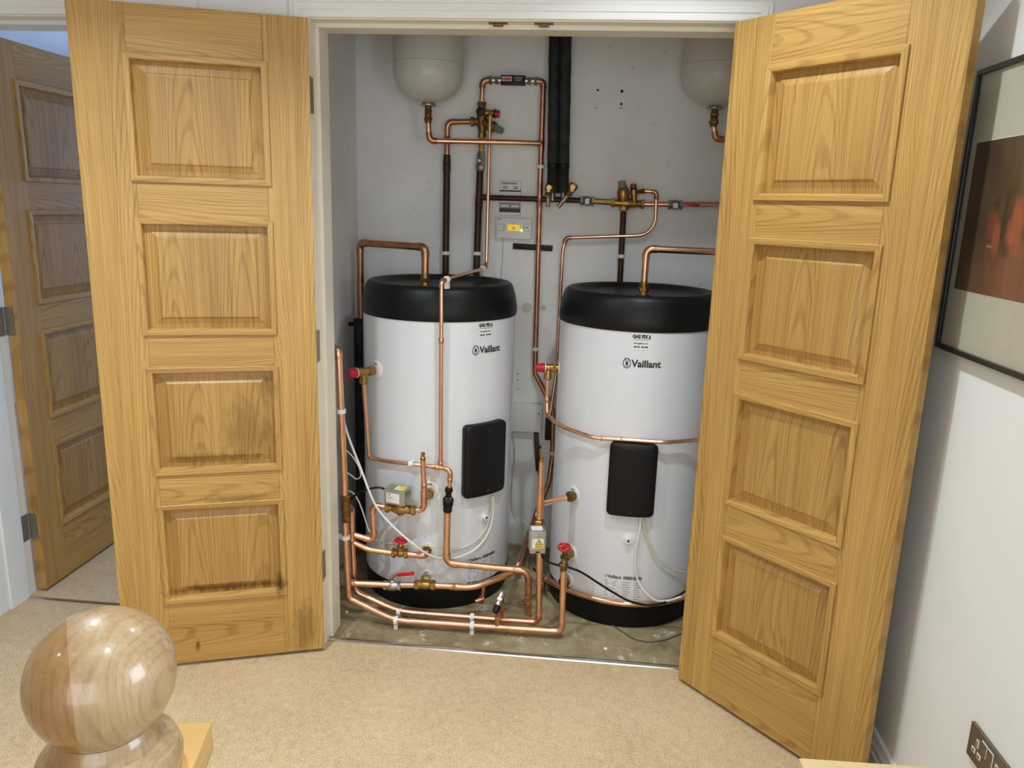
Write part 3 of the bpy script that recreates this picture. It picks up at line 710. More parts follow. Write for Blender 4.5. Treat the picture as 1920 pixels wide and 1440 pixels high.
# ================================================================== expansion vessels
def vessel(cx, cy, zb, label):
    r = .1335; root = thing('expansion_vessel', (cx, cy, zb-.075), label, 'expansion vessel', 'pair of expansion vessels')
    g = G(); prof = []
    for k in range(13):
        a = PI/2*k/12; prof.append((max(.02, r*math.sin(a)**.8), zb+.105*(1-math.cos(a))**.9))
    prof = [(.018, zb)]+[q for q in prof if q[0] > .021]
    prof += [(r, zb+.128), (r+.0022, zb+.130), (r+.0022, zb+.136), (r, zb+.138), (r, zb+.30)]
    for k in range(1, 10): a = PI/2*k/10; prof.append((r*math.cos(a)**.8, zb+.30+.10*math.sin(a)))
    prof.append((.01, zb+.402))
    g.turn((cx, cy, 0), (0, 0, 1), [(z, rr_) for rr_, z in prof], 56); g.build('shell', 'vessel', root)
    G().turn((cx, cy, zb-.014), (0, 0, 1), [(0, .028), (.003, .031), (.007, .031), (.010, .026), (.018, .019)], 30).build('flange', 'nickel', root)
    g = G().turn((cx, cy, zb-.075), (0, 0, 1), [(0, .013), (.03, .013), (.031, .0145), (.034, .0145), (.036, .0135), (.062, .0125)], 18)
    nut(g, (cx, cy, zb-.058), (0, 0, 1), .0175, .014); nut(g, (cx, cy, zb-.030), (0, 0, 1), .0160, .010); g.build('tail_fitting', 'brass_old', root)
    G().obox((cx, (cy+r+.95)/2+.003, zb+.22), (1, 0, 0), (0, 1, 0), (0, 0, 1), .035, (.95-cy-r)/2-.0045, .02).build('bracket', 'steel', root)
    return root
vL = at(803, 193, .805); vR = at(1341, 199, .805)
vessel(vL.x, .805, vL.z, 'left white expansion vessel above the left cylinder')
vessel(vR.x, .805, vR.z, 'right white expansion vessel partly hidden by the right door')

# ================================================================== pipework on the back wall
YP = .922
R22, R15, R28 = .011, .0075, .014
BK = (0, 1, 0)
# vessel feed
run('vessel_pipe', 'copper pipe dropping from the left expansion vessel and running right', [Vector((vL.x, .805, vL.z-.07)), at(805, 264, .805), at(960, 267, .87), at(1012, 269, .905)], R22, 'copper', .02, elbows=(1,), fit='copper_dull')
run('vessel_pipe', 'short copper elbow below the right expansion vessel', [Vector((vR.x, .805, vR.z-.07)), at(1342, 261, .805), Vector((1.40, .82, at(1342, 261, .805).z))], R22, 'copper', .02, elbows=(1,), fit='copper_dull')
# left riser pair
run('riser_pipe', 'dark riser pipe behind the left cylinder rising to a copper elbow', [at(835, 540, YP), at(838, 290, YP)], R28, 'copper_dark', sleeves=((0, .92, .05),), clips=((0, .27, BK),), fit='copper_dark')
run('riser_pipe', 'copper elbow pipe from the left dark riser to the brass mixing valve', [at(838, 292, YP), at(839, 229, YP), at(886, 228, YP)], R22, 'copper_dull', .022, elbows=(1,), sleeves=((0, .5, .03),), fit='copper_dull')
run('riser_pipe', 'dark riser pipe under the yellow lever stopcock', [at(892, 540, YP), at(900, 318, YP)], R28, 'copper_dark', sleeves=((0, .72, .06),), clips=((0, .30, BK),), fit='copper_dark')
g = G(); t = thing('stopcock', at(900, 318, YP), 'dull stopcock with yellow lever on the dark riser', 'valve')
a, b = at(900, 320, YP), at(902, 284, YP); d = b-a; L_ = d.length; d.normalize()
g.turn(a, d, [(0, .016), (L_*.1, .0195), (L_*.3, .0195), (L_*.35, .017), (L_*.65, .0185), (L_*.72, .0165), (L_, .0145)], 8); g.turn(a.lerp(b, .5), (0, -1, 0), [(0, .012), (.02, .011), (.028, .006), (.032, .006)], 14); g.build('valve_body', 'steel', t)
p0, p1 = at(903, 283, YP-.032), at(903, 250, YP-.034); G().obox((p0+p1)/2, (1, 0, 0), (0, 1, 0), (p1-p0).normalized(), .0055, .003, (p1-p0).length/2).build('lever', 'yellow', t, bevel=.001)
run('riser_pipe', 'short copper link between stopcock and brass mixing valve', [at(902, 286, YP), at(904, 252, YP)], R22, 'copper_dull')
# brass mixing valve cluster (top left)
t = thing('mixing_valve', at(905, 260, YP), 'brass mixing valve with grey knob and red capped relief port beside the left vessel', 'valve')
g = G(); a, b = at(904, 258, YP), at(903, 192, YP); d = (b-a).normalized(); L_ = (b-a).length
g.turn(a, d, [(0, .014), (.012, .016), (.02, .0155), (.05, .019), (.075, .0205), (.10, .018), (.12, .015), (L_, .0145)], 18)
nut(g, a+d*.008, d, .0185, .014); nut(g, b-d*.006, d, .0195, .014)
c = at(905, 229, YP); lft = (at(880, 228, YP)-c).normalized(); g.turn(c, lft, [(0, .016), (.03, .0145), (.048, .0135)], 16); nut(g, c+lft*.042, lft, .0185, .014)
dn = (at(940, 243, YP-.03)-at(903, 226, YP)).normalized(); g.turn(c, dn, [(0, .019), (.03, .0205), (.055, .0215), (.06, .018)], 18)
g.build('valve_body', 'brass_old', t)
G().turn(c+dn*.058, dn, [(0, .014), (.004, .0165), (.034, .0150), (.037, .012)], 6).build('knob', 'grey_plastic', t)
k0 = at(901, 210, YP-.018); G().turn(k0, (0, -1, 0), [(0, .016), (.012, .0165), (.018, .015), (.019, .011)], 20).build('black_cap', 'black', t)
a = at(906, 211, YP); b = at(927, 213, YP); d = (b-a).normalized(); G().turn(a, d, [(0, .012), (.02, .0135), (.045, .0135), ((b-a).length, .0125)], 16).build('relief_body', 'brass', t)
G().turn(b, d, [(0, .0165), (.008, .0165), (.009, .0145), (.020, .0145), (.021, .012)], 12).build('relief_cap', 'red', t)
G().turn(b-d*.002, d, [(0, .0170), (.006, .0170)], 14).build('relief_ring', 'black', t)
# loop pipe with black water conditioner
c0 = at(903, 197, YP)
run('loop_pipe', 'short copper upright from mixing valve to the chrome coupled conditioner', [c0, at(905, 151, YP), at(921, 150, YP)], R22, 'copper', .02, elbows=(1,), fit='copper_dull')
t = thing('water_conditioner', at(920, 150, YP), 'black water conditioner sleeve with chrome ends near the cupboard top', 'conditioner')
a, b = at(917, 150, YP), at(1008, 152, YP); d = (b-a).normalized(); L_ = (b-a).length
for p, q in ((0, .27), (.73, 1)):
    g = G(); s0, s1 = a+d*L_*p, a+d*L_*q; l = (s1-s0).length
    g.turn(s0, d, [(0, .013), (l*.2, .014), (l*.25, .0125), (l*.5, .0135), (l*.8, .014), (l, .013)], 16); nut(g, s0+d*(l*.13 if p == 0 else l*.86), d, .0185, .011); nut(g, s0+d*(l*.6 if p == 0 else l*.4), d, .0165, .012); g.build('chrome_coupling', 'nickel', t)
s0, s1 = a+d*L_*.25, a+d*L_*.75; l = (s1-s0).length
sl = G().obox((s0+s1)/2, d, (0, 1, 0), d.cross(Vector((0, 1, 0))).normalized(), l/2, .0165, .0175).build('sleeve', 'black', t, bevel=.003)
uz = Vector((0, 0, 1)); md = (s0+s1)/2+Vector((0, -.0168, .003))
mfn = lambda x, y: md+d*x+uz*y
g = G(); add_rect(g, mfn, -.044, -.004, -.0085, .0095); pl = g.build('pink_label', pmat('pink label', (206, 168, 150), .5), t, smooth=0)
md2 = md+Vector((0, -.0004, 0)); mf2 = lambda x, y: md2+d*x+uz*y
g = G()
for k in range(3): add_rect(g, mf2, .004+.002*k, .040-.003*k, .006-k*.0062, .009-k*.0062)
g.build('label_lines', 'paper_grey', t, smooth=0)
g = G(); add_rect(g, mf2, -.041, -.008, -.003, .0035); g.build('label_text', pmat('red print', (170, 60, 50), .5), t, smooth=0)
# long drop pipe
zt = .16
fl = atz(966, 1072, zt)
drop = run('drop_pipe', 'long copper drop pipe from the conditioner down the wall between the cylinders', [at(1005, 152, YP), at(1019, 153, YP), at(1013, 330, YP), at(1003, 700, YP), at(1031, 754, YP), at(1037, 775, YP), at(1036, 855, YP), at(1029, 905, .90), at(1001, 975, .80), fl+Vector((.01, 0, .03)), fl], R22, 'copper_dull', {'d': .05, 1: .022, 2: .5, 9: .03}, elbows=(1,), sleeves=((1, .66, .045), (2, .13, .05), (1, .9, .03)), clips=((1, .90, BK), (2, .87, BK), (5, .92, BK)), fit='copper_dull')
# horizontal main
run('main_pipe', 'dark horizontal pipe crossing the wall under the labels', [at(901, 370, YP), at(1090, 376, YP)], R22, 'copper_dark', sleeves=((0, .02, .05),), fit='copper_dark')
def lever_valve(name, label, p, d, ln, body, lev, pl0, pl1, lw=.0065, stemdir=(0, -1, 0), lt=.0025):
    t = thing(name, p, label, 'valve'); d = Vector(d).normalized(); g = G(); p = Vector(p)
    g.turn(p-d*ln/2, d, [(0, .0145), (ln*.2, .0145), (ln*.25, .0165), (ln*.4, .0195), (ln*.6, .0195), (ln*.75, .0165), (ln*.8, .0145), (ln, .0145)], 16)
    nut(g, p-d*ln*.40, d, .019, ln*.2); nut(g, p+d*ln*.40, d, .019, ln*.2)
    sd = Vector(stemdir); g.turn(p, sd, [(0, .010), (.024, .010), (.026, .006), (.032, .006)], 14); g.build('valve_body', body, t)
    a, b = Vector(pl0), Vector(pl1); e = (b-a).normalized(); n = (e.cross(sd)).normalized()
    G().obox((a+b)/2, e, n, sd.normalized(), (b-a).length/2, lw, lt).build('lever', lev, t, bevel=.0012)
    return t
d = at(1145, 379, YP)-at(1090, 376, YP)
lv = lever_valve('lever_valve', 'nickel lever valve with yellow handle on the horizontal wall pipe', at(1101, 377, YP), d, .055, 'steel', 'yellow', at(1112, 377, YP-.034), at(1149, 379, YP-.034))
p = at(1101, 377, YP-.0332); mf = lambda x, y: p+Vector((x, 0, y)); g = G(); add_rect(g, mf, -.008, .008, -.012, .010); tg = g.build('tag', 'paper', lv, smooth=0)
run('main_pipe', 'short copper pipe behind the yellow lever', [at(1112, 377, YP), at(1152, 380, YP)], R22, 'copper_dark')
t = thing('pressure_valve', at(1168, 395, YP), 'brass pressure reducing valve with grey cap above the right cylinder', 'valve')
g = G(); a, b = at(1146, 380, YP), at(1208, 383, YP); d = (b-a).normalized(); L_ = (b-a).length
g.turn(a, d, [(0, .0135), (.012, .0165), (.03, .015), (.05, .021), (.075, .021), (.095, .015), (L_, .0135)], 16)
for s_ in (.06, .68, .95): nut(g, a+d*L_*s_, d, .0185, .014)
vb = at(1170, 395, YP); vt = at(1168, 352, YP); dv = (vt-vb).normalized(); lv_ = (vt-vb).length
g.turn(vb, dv, [(0, .0145), (.012, .017), (.03, .017), (.036, .021), (.06, .0245), (.072, .0255), (.086, .0215), (lv_, .019)], 18); nut(g, vb+dv*.008, dv, .0195, .014)
s = a+d*L_*.70; g.turn(s, dv, [(0, .012), (.03, .0115), (.04, .0145), (.055, .0125)], 14)
g.build('valve_body', 'brass', t)
tl = (dv+Vector((-.14, -.10, 0))).normalized()
G().turn(vt-dv*.006, tl, [(0, .015), (.003, .0165), (.030, .0145), (.033, .012)], 6, .5).build('knob', 'grey_plastic', t)
rt_ = s+dv*.05; G().turn(rt_, dv, [(0, .0125), (.012, .0125)], 14).build('relief_ring', 'black', t); G().turn(rt_+dv*.012, dv, [(0, .0125), (.014, .0120), (.016, .010)], 12).build('relief_cap', 'red', t)
oa, ob = at(1193, 360, YP-.004), at(1208, 358, YP-.006); G().turn(oa, ob-oa, [(0, .0095), (.02, .0095), (.021, .012), (.034, .012)], 6).build('relief_outlet', 'brass', t)
run('riser_pipe', 'dark riser pipe under the pressure valve behind the right cylinder', [at(1162, 540, YP), at(1169, 396, YP)], R22+.001, 'copper_dark', clips=((0, .42, BK),))
run('discharge_pipe', 'thin copper discharge pipe curving from the pressure valve and dropping beside the right cylinder', [at(1208, 358, YP-.006), at(1231, 360, YP-.01), at(1228, 441, YP-.01), at(1061, 446, YP-.01), at(1055, 470, YP-.01), at(1043, 700, YP), at(1033, 768, YP-.02), at(1029, 782, YP-.03)], R15, 'copper', {'d': .014, 2: .072, 3: .02, 4: .3, 5: .1, 6: .1}, elbows=(1, 3), sleeves=((1, .12, .02),), fit='copper_dull')
run('main_pipe', 'copper pipe continuing right through the red lever valve', [at(1203, 383, YP), Vector((1.41, YP, at(1340, 383, YP).z))], R22, 'copper')
p = at(1266, 384, YP); lv = lever_valve('lever_valve', 'nickel lever valve with red handle beside the right door', p, (1, 0, 0), .055, 'steel', 'red_paint', at(1280, 384, YP-.034), at(1311, 385, YP-.034))
p = at(1267, 385, YP-.0332); g = G(); add_rect(g, lambda x, y: p+Vector((x, 0, y)), -.009, .009, -.011, .009); g.build('tag', 'paper', lv, smooth=0)
# lagged pair and its drain valves
for k, (xa, xb, lab) in enumerate(((1040, 1036, 'left black foam lagged pipe dropping from the cupboard ceiling'), (1061, 1056, 'right black foam lagged pipe dropping from the cupboard ceiling'))):
    a, b = at(xa, 66, .905), at(xb, 362, .905); tdir = (a-b).normalized(); a = b+tdir*((2.399-b.z)/tdir.z)
    n = 24; ps = []; rs = []
    for i in range(n+1): ps.append(b.lerp(a, i/n)); rs.append(.0224+.0008*math.sin(i*1.9+k))
    t = thing('lagged_pipe', b, lab, 'lagged pipe', 'pair of lagged pipes')
    G().tube(ps, rs, 18).build('foam_sleeve', 'foam', t)
    j = b.lerp(a, .115); G().turn(j, tdir, [(0, .0228), (.001, .0234), (.016, .0234), (.017, .0228)], 18).build('tape_band', 'black', t)
    q = b+tdir*.01; G().tube([q, q-tdir*.04], .011, 12).build('pipe_end', 'steel', t)
for (hx, hy, sx_, sy_, ex, ey, lab) in ((1030, 352, 1028, 366, 1027, 388, 'left brass drain valve on the lagged pipe pair'), (1074, 351, 1066, 364, 1046, 389, 'right slanting brass drain valve on the lagged pipe pair')):
    a, b, c = at(hx, hy, .855), at(sx_, sy_, .865), at(ex, ey, .875)
    t = thing('drain_valve', c, lab, 'valve', 'drain valves under the lagged pipes')
    d = (a-b).normalized(); g = G().turn(b-d*.006, d, [(0, .011), (.008, .013), (.02, .0135), (.026, .0165), ((a-b).length+.010, .0185), ((a-b).length+.020, .016), ((a-b).length+.022, .008)], 16)
    nut(g, b, d, .0155, .010); g.turn(a+Vector((0, -.014, 0)), (0, -1, 0), [(0, .012), (.008, .010)], 14); g.build('valve_body', 'brass', t)
    G().obox(a+Vector((-.002, -.0235, -.012)), (1, 0, 0), (0, 1, 0), (0, 0, 1), .006, .002, .005).build('tag', 'white_plastic', t)
    G().tube([b, c], .0085, 14).build('tail_pipe', 'nickel', t)
    G().tube([b, Vector((b.x+.004, .905, b.z+.005))], .008, 10).build('link_pipe', 'steel', t)
# pressure relief discharge crossing the top of the left cylinder
pk = at(919, 214, .885)
fr = at(828, 527, .305)
bot = atc(826, 873, CL, .024)
run('discharge_pipe', 'thin copper discharge pipe dropping over the top and down the front of the left cylinder', [at(919, 213, .905), pk+Vector((0, 0, .001)), at(912, 494, .885), at(909, 503, .86), fr, bot], R15, 'copper', {'d': .012, 2: .05, 3: .03, 4: .016}, elbows=(4,), sleeves=((2, .5, .02), (4, .31, .022), (4, .985, .02)), clips=())
t_ = bpy.data.objects[-1] if False else None
q = at(912, 494, .885).lerp(fr, .1)
def band(name, label, p, axis, r, mat='white_plastic', block=None):
    p = Vector(p); ax = Vector(axis).normalized(); t = thing(name, p, label, 'clip')
    G().turn(p-ax*.008, ax, [(0, r+.0006), (0, r+.005), (.016, r+.005), (.016, r+.0006)], 18).build('band', mat, t)
    if block: d = Vector(block).normalized(); G().obox(p+d*(r+.013), ax, ax.cross(d).normalized(), d, .008, r, .011).build('foot', mat, t)
    return t
p3 = at(909, 503, .86)
band('pipe_clip', 'white clip low on the thin pipe at the back of the left cylinder top', p3.lerp(fr, .05), fr-p3, R15)
band('pipe_clip', 'large white clip at the front of the left cylinder top', p3.lerp(fr, .90), fr-p3, R15, block=(.1, 0, -1))
# feed into the top of the left cylinder, with lagged drop in the corner
ec = at(675, 455, .80); xl = ec.x
run('feed_pipe', 'tarnished copper pipe arching from the left corner into the left cylinder top', [Vector((xl, .80, .6)), ec, Vector((uL.x-.0, uL.y, at(818, 464, uL.y).z)), uL-Vector((0, 0, .02))], R22+.003, 'copper_dull', .024, elbows=(1, 2), fit='copper_dull')
zc = at(672, 602, .80).z
t = thing('lagged_pipe', (xl, .80, .05), 'black lagged upright behind the left side of the left cylinder', 'lagged pipe')
G().turn((xl, .80, .05), (0, 0, 1), [(0, .030), (zc-.05, .030), (zc-.048, .022)], 20).build('foam_sleeve', 'foam', t)
G().turn((xl, .80, zc-.008), (0, 0, 1), [(0, .024), (.004, .031), (.016, .031), (.02, .024)], 16).build('cap', 'black', t)
G().obox((xl-.035, .79, zc-.012), (1, 0, 0), (0, 1, 0), (0, 0, 1), .014, .006, .008).build('lug', 'black', t)
# feed into the right cylinder
eR = Vector((uR.x, uR.y, at(1203, 466, uR.y).z))
run('feed_pipe', 'bright copper pipe from the right cylinder top running behind the right door', [uR-Vector((0, 0, .02)), eR, Vector((1.41, uR.y+.02, eR.z-.004))], R22+.002, 'copper', .024, elbows=(1,))
# ================================================================== wall electrics
t = thing('timer_unit', at(963, 448, .93), 'white timer unit with amber screen and green light on the cupboard wall', 'controller')
a, b = at(931, 408, .925), at(996, 449, .925)
G().box(a.x, b.x, .925, .949, b.z, a.z).build('case', 'white_plastic', t, bevel=.003)
def fr_(px, py, Y=.9245): return at(px, py, Y)
a, b = fr_(952, 421), fr_(974, 433); G().box(a.x, b.x, .9235, .926, b.z, a.z).build('screen', 'screen', t)
g = G(); 
def flat(px, py, Y): o = at(px, py, Y); return lambda x, y: o+Vector((x, 0, y))
for px_, py_, w_, h_, Y_n in ((959, 427, .013, .0035, .9228), (961, 430, .010, .003, .9228), (960, 419.5, .012, .002, .9244), (961, 435.5, .008, .002, .9244), (933, 411.5, .018, .003, .9244)): add_rect(g, flat(px_, py_, Y_n), 0, w_, 0, h_)
for (x0, y0, x1, y1) in ((934, 420, 945, 420.6), (934, 432, 945, 432.6), (944.6, 420, 945.2, 432.6), (983, 420, 995, 420.6), (981, 433, 995, 433.6), (982, 420, 982.6, 433), (985, 426, 990, 428)):
    a, b = at(x0, y0, .9246), at(x1, y1, .9246); g.box(a.x, b.x, .9243, .9252, min(a.z, b.z), max(a.z, b.z)+.0008)
g.build('unit_print', 'ink_soft', t, smooth=0)
G().turn(fr_(978, 432), (0, -1, 0), [(0, .0045), (.002, .004), (.0035, .002)], 12).build('indicator', 'led', t)
def notice(px0, py0, px1, py1, label, bands, title, tsize):
    a, b = at(px0, py0, .9488), at(px1, py1, .9488)
    t = thing('notice_label', (a.x, .9485, b.z), label, 'label')
    G().box(a.x, b.x, .9480, .9494, b.z, a.z).build('card', 'paper_grey', t, smooth=0)
    W_, H_ = b.x-a.x, a.z-b.z
    for (x0, x1, y0, y1, mt) in bands: G().box(a.x+W_*x0, a.x+W_*x1, .9474, .9481, a.z-H_*y1, a.z-H_*y0).build('print_band', mt, t, smooth=0)
    if title:
        g = G(); add_text(g, title, tsize, lambda x, y: Vector((a.x+W_*.08+x, .9472, a.z-H_*.10+y)), 0, 0, .0004, sx=.82); 
        for k in range(4): add_rect(g, lambda x, y: Vector((a.x+x, .9472, a.z+y)), W_*(.14+.5*(k % 2)), W_*(.36+.5*(k % 2)), -H_*(.185+.045*(k//2)), -H_*(.165+.045*(k//2)))
        g.build('notice_print', 'ink', t, smooth=0)
notice(937.5, 338, 975.5, 405, 'pale printed installer notice on the wall behind the dark horizontal pipe', [(.02, .98, .01, .27, 'paper'), (.0, 1, .275, .31, 'ink'), (.02, .98, .32, .45, 'paper'), (.02, .98, .56, .62, 'paper'), (.10, .44, .70, .75, 'paper'), (.56, .90, .70, .75, 'paper'), (.0, 1, .79, .90, 'ink'), (.02, .98, .91, .99, 'paper')], 'Draytoncharge', .0125)
a, b = at(962, 457, .9485), at(1036, 470, .9485)
t = thing('wall_bracket', (a.x, .947, b.z), 'short black metal strip screwed across the wall behind the drop pipe', 'bracket')
G().obox(((a.x+b.x)/2, .9465, (a.z+b.z)/2), (1, 0, -.025), (0, 1, 0), (.025, 0, 1), (b.x-a.x)/2, .003, .012).build('strip', 'black', t, bevel=.001)
for px in (973, 1027): G().turn(at(px, 463 if px < 1000 else 465, .9435), (0, -1, 0), [(0, .005), (.002, .004)], 12).build('screw', 'dark_hole', t)
a, b = at(958, 755, .93), at(1014, 808, .93)
t = thing('junction_box', (a.x, .93, b.z), 'blank white junction box low on the wall between the cylinders', 'junction box')
G().box(a.x-.03, b.x, .918, .949, b.z, a.z).build('case', 'white_plastic', t, bevel=.003)
G().box(a.x-.032, b.x+.002, .914, .919, b.z-.002, a.z+.002).build('lid', 'plinth_board', t, bevel=.001)
G().turn(at(1010, 776, .9142), (0, -1, 0), [(0, .0035), (.002, .003)], 10).build('screw', 'dark_hole', t)
a, b = at(1005, 812, .935), at(1009, 882, .935)
t = thing('tap_bracket', b, 'dark metal wall bracket under the junction box', 'bracket')
G().obox((a+b)/2, (1, 0, 0), (0, 1, 0), (a-b).normalized(), .010, .012, (a-b).length/2).build('arm', 'copper_dark', t, bevel=.003)
G().turn(at(1002, 838, .925), (1, 0, 0), [(0, .006), (.03, .006)], 10).build('pin', 'copper_dark', t)
g = G(); g.turn(at(1014, 885, .935), (0, -1, 0), [(-.013, .013), (.012, .013), (.016, .009)], 14); g.tube([b, at(1014, 885, .935)], .009, 10); g.build('boss', 'copper_dark', t)
a, b = at(1023, 783, .94), at(1031, 824, .94)
t = tag(G().box(a.x, b.x+.008, .925, .949, b.z, a.z).build('cable_outlet', 'black', bevel=.003), 'small black outlet block behind the drop pipe', 'outlet')

# ================================================================== left cylinder fittings and pipes
def radial(c, th): return Vector((math.sin(th), -math.cos(th), 0))
# temperature relief valve
def relief(c, px, py, dpx, dpy, label, capdir=None):
    p = atc(px, py, c); th = theta(p, c); rd = radial(c, th)
    t = thing('relief_valve', p, label, 'valve')
    ax = rd
    g = G().turn(p, ax, [(0, .014), (.012, .014), (.014, .0165), (.030, .0165), (.032, .014), (.055, .0145), (.062, .0165), (.080, .0165), (.082, .013)], 16); nut(g, p+ax*.018, ax, .019, .014)
    m = p+ax*.050; q = m+Vector((0, 0, -.045)); g.turn(m, (0, 0, -1), [(0, .012), (.025, .012), (.028, .0145), (.042, .0145), (.045, .011)], 14); g.build('valve_body', 'brass', t)
    G().turn(p+ax*.080, ax, [(0, .018), (.004, .0185), (.030, .0165), (.033, .0135)], 10).build('cap', 'red', t)
    G().turn(p+ax*.079, ax, [(0, .0192), (.0025, .0192)], 20).build('cap_rim', 'white_plastic', t)
    return q
q = relief(CL, 704, 694, 0, 0, 'brass relief valve with red cap on the left side of the left cylinder')
A = [q+Vector((0, 0, .012))]
b1 = atc(692, 858, CL, .026)
path = [q+Vector((0, 0, .012)), b1]+[atc(x, y, CL, .022) for x, y in ((704, 861), (722, 864), (745, 867), (770, 870), (795, 873), (820, 876))]+[at(845, 881, .30), at(842, 916, .30)]
run('discharge_pipe', 'thin copper pipe from the red capped valve sweeping round the cylinder to the tundish', path, R15, 'copper', {'d': .2, 1: .010, 8: .018}, elbows=(1, 8), sleeves=((6, .9, .03), (7, .0, .02), (8, .5, .02)))
p = atc(771, 870, CL, .022); band('pipe_clip', 'white clip holding the curved thin pipe against the left cylinder', p, atc(780, 871, CL, .022)-atc(762, 869, CL, .022), R15-.001, block=-radial(CL, theta(p, CL)))
# tundish
a, b = at(842, 914, .30), at(839, 960, .30); d = (b-a).normalized(); l = (b-a).length
t = thing('tundish', b, 'black plastic tundish in front of the left cylinder', 'tundish')
G().turn(a, d, [(0, .0125), (l*.08, .0145), (l*.16, .0145), (l*.2, .0105), (l*.40, .0105), (l*.42, .006)], 16).build('upper_cup', 'black', t)
G().turn(a+d*l*.52, d, [(0, .018), (l*.02, .0195), (l*.20, .0190), (l*.26, .0150), (l*.30, .0165), (l*.42, .0165), (l*.48, .0130)], 20).build('lower_cup', 'black', t)
g = G()
for s in (-1, 1): g.tube([a+d*l*.36+Vector((s*.008, 0, 0)), a+d*l*.46+Vector((s*.0165, 0, 0)), a+d*l*.56+Vector((s*.0165, 0, 0))], .0032, 8)
g.build('strut', 'black', t)
fe = atz(990, 1152, 0)
h1 = at(837, 1056, .30); h2 = at(991, 1070, .285)
run('discharge_pipe', 'copper pipe from the tundish running right and down into the floor between the cylinders', [at(839, 956, .30), h1, h2, Vector((fe.x, fe.y, -.002))], R22+.0015, 'copper', .03, elbows=(1, 2), sleeves=((1, .30, .003), (1, .83, .003), (2, .55, .003), (2, .8, .05)))
# left risers beside the jamb
YR = .205
m1 = [at(630, 662, YR+.02), at(633, 655, YR), at(636, 657, YR-.0), at(641, 770, YR), at(646, 900, YR), at(648, 1000, YR), at(651, 1065, YR), at(656, 1128, YR), at(739, 1163, .188)]
P0 = at(634, 652, YR)
m1 = [Vector((-.03, YR+.05, P0.z-.02)), P0, at(646, 905, YR), at(648, 1005, YR), at(651, 1062, YR), at(655, 1122, YR)]
fA = atz(739, 1163, .028); fB = atz(1053, 1184, .028)
m1 += [fA, fB, at(1057, 1068, fB.y+.02)]
run('flow_pipe', 'front copper pipe dropping by the left jamb then along the floor to the right cylinder', m1, R22+.001, 'copper', {'d': .03, 1: .020, 2: .6, 3: .6, 4: .5, 5: .03, 6: .25, 7: .022}, elbows=(1, 5, 7), sleeves=((0, .2, .02),), clips=((1, .46, (-1, .2, 0)), (3, .04, (-1, .2, 0)), (6, .012, (0, 0, -1)), (6, .47, (0, 0, -1))))
t = thing('compression_tee', at(650, 975, YR), 'dull brass tee on the front pipe by the left jamb', 'fitting')
a, b = at(650, 978, YR), at(647, 928, YR); d = (b-a).normalized(); l = (b-a).length
g = G().turn(a, d, [(0, .0155), (l*.2, .0165), (l*.3, .0145), (l*.45, .0175), (l*.55, .0175), (l*.7, .0145), (l*.8, .0165), (l, .0155)], 16); nut(g, a+d*l*.1, d, .019, .018); nut(g, b-d*l*.1, d, .019, .018)
sd = (at(659, 953, .250)-(a+d*l*.5)).normalized(); g.turn(a+d*l*.5, sd, [(0, .013), (.02, .013), (.022, .0150), (.034, .0150)], 14); g.build('tee_body', 'brass_old', t)
YQ = .255
q0 = a+d*l*.5+sd*.030
fC = atz(747, 1147, .028); fD = atz(1010, 1167, .028)
run('return_pipe', 'rear copper pipe dropping by the left jamb then along the floor to the silver valve', [q0, at(658.5, 953, YQ), at(660, 1015, YQ), at(664, 1095, YQ), at(668, 1110, YQ), fC, fD, at(1012, 1030, fD.y)], R22, 'copper', {'d': .02, 2: .5, 3: .3, 4: .04, 5: .3, 6: .022}, elbows=(1, 6), sleeves=((1, .96, .03), (6, .55, .003)), clips=((5, .004, (0, 0, -1)), (5, .53, (0, 0, -1))), fit='solder')
# motorised valve on the left cylinder
p = atc(805, 922, CL); th = theta(p, CL); rd = radial(CL, th)
YV = .268
t = thing('compression_elbow', p, 'brass coupling on the upper port of the left cylinder', 'fitting')
g = G().turn(p, rd, [(.004, .0165), (.02, .0165), (.024, .0145), (.04, .0145)], 16); nut(g, p+rd*.02, rd, .021, .018); g.build('coupling', 'brass', t)
run('vent_pipe', 'copper upright with bleed nipple in front of the left cylinder', [at(793, 862, YV), at(795, 910, YV), at(795, 956, YV), at(776, 957, YV)], R15+.0015, 'copper', {'d': .02, 1: .5}, elbows=(2,), sleeves=((0, .98, .03),))
G0 = [o for o in bpy.data.objects if o.name.startswith('vent_pipe')][-1]
a = at(793, 863, YV); g = G().turn(a, (0, 0, 1), [(0, .009), (.006, .0095), (.010, .0095), (.014, .006), (.018, .006), (.020, .0075), (.028, .0070), (.030, .004)], 14); g.build('bleed_nipple', 'brass', G0)
G().turn(at(795, 926, YV), (0, 0, -1), [(-.012, .0118), (.048, .0118)], 14).build('tee_socket', 'solder', G0)
g = G().tube([at(795, 926, YV), p+rd*.035], .0115, 14); g.build('tee_branch', 'solder', G0)
t = thing('motorised_valve', at(750, 962, YV), 'silver boxed motorised valve on brass body at the left cylinder', 'valve', 'motorised valves')
a, b = at(722, 951, YV), at(780, 957, YV); d = (b-a).normalized(); l = (b-a).length
g = G().turn(a, d, [(0, .0135), (l*.15, .0135), (l*.2, .0115), (l*.35, .018), (l*.5, .021), (l*.65, .018), (l*.8, .0115), (l*.85, .0135), (l, .0135)], 18); nut(g, a+d*l*.08, d, .0185, .016); nut(g, b-d*l*.08, d, .0185, .016); nut(g, b-d*l*.22, d, .0165, .010)
mid = a.lerp(b, .5); g.turn(mid-Vector((0, 0, .022)), (0, 0, 1), [(0, .012), (.008, .016), (.022, .019), (.045, .017)], 16); g.build('valve_body', 'brass', t)
bc = at(746, 928, YV-.005)
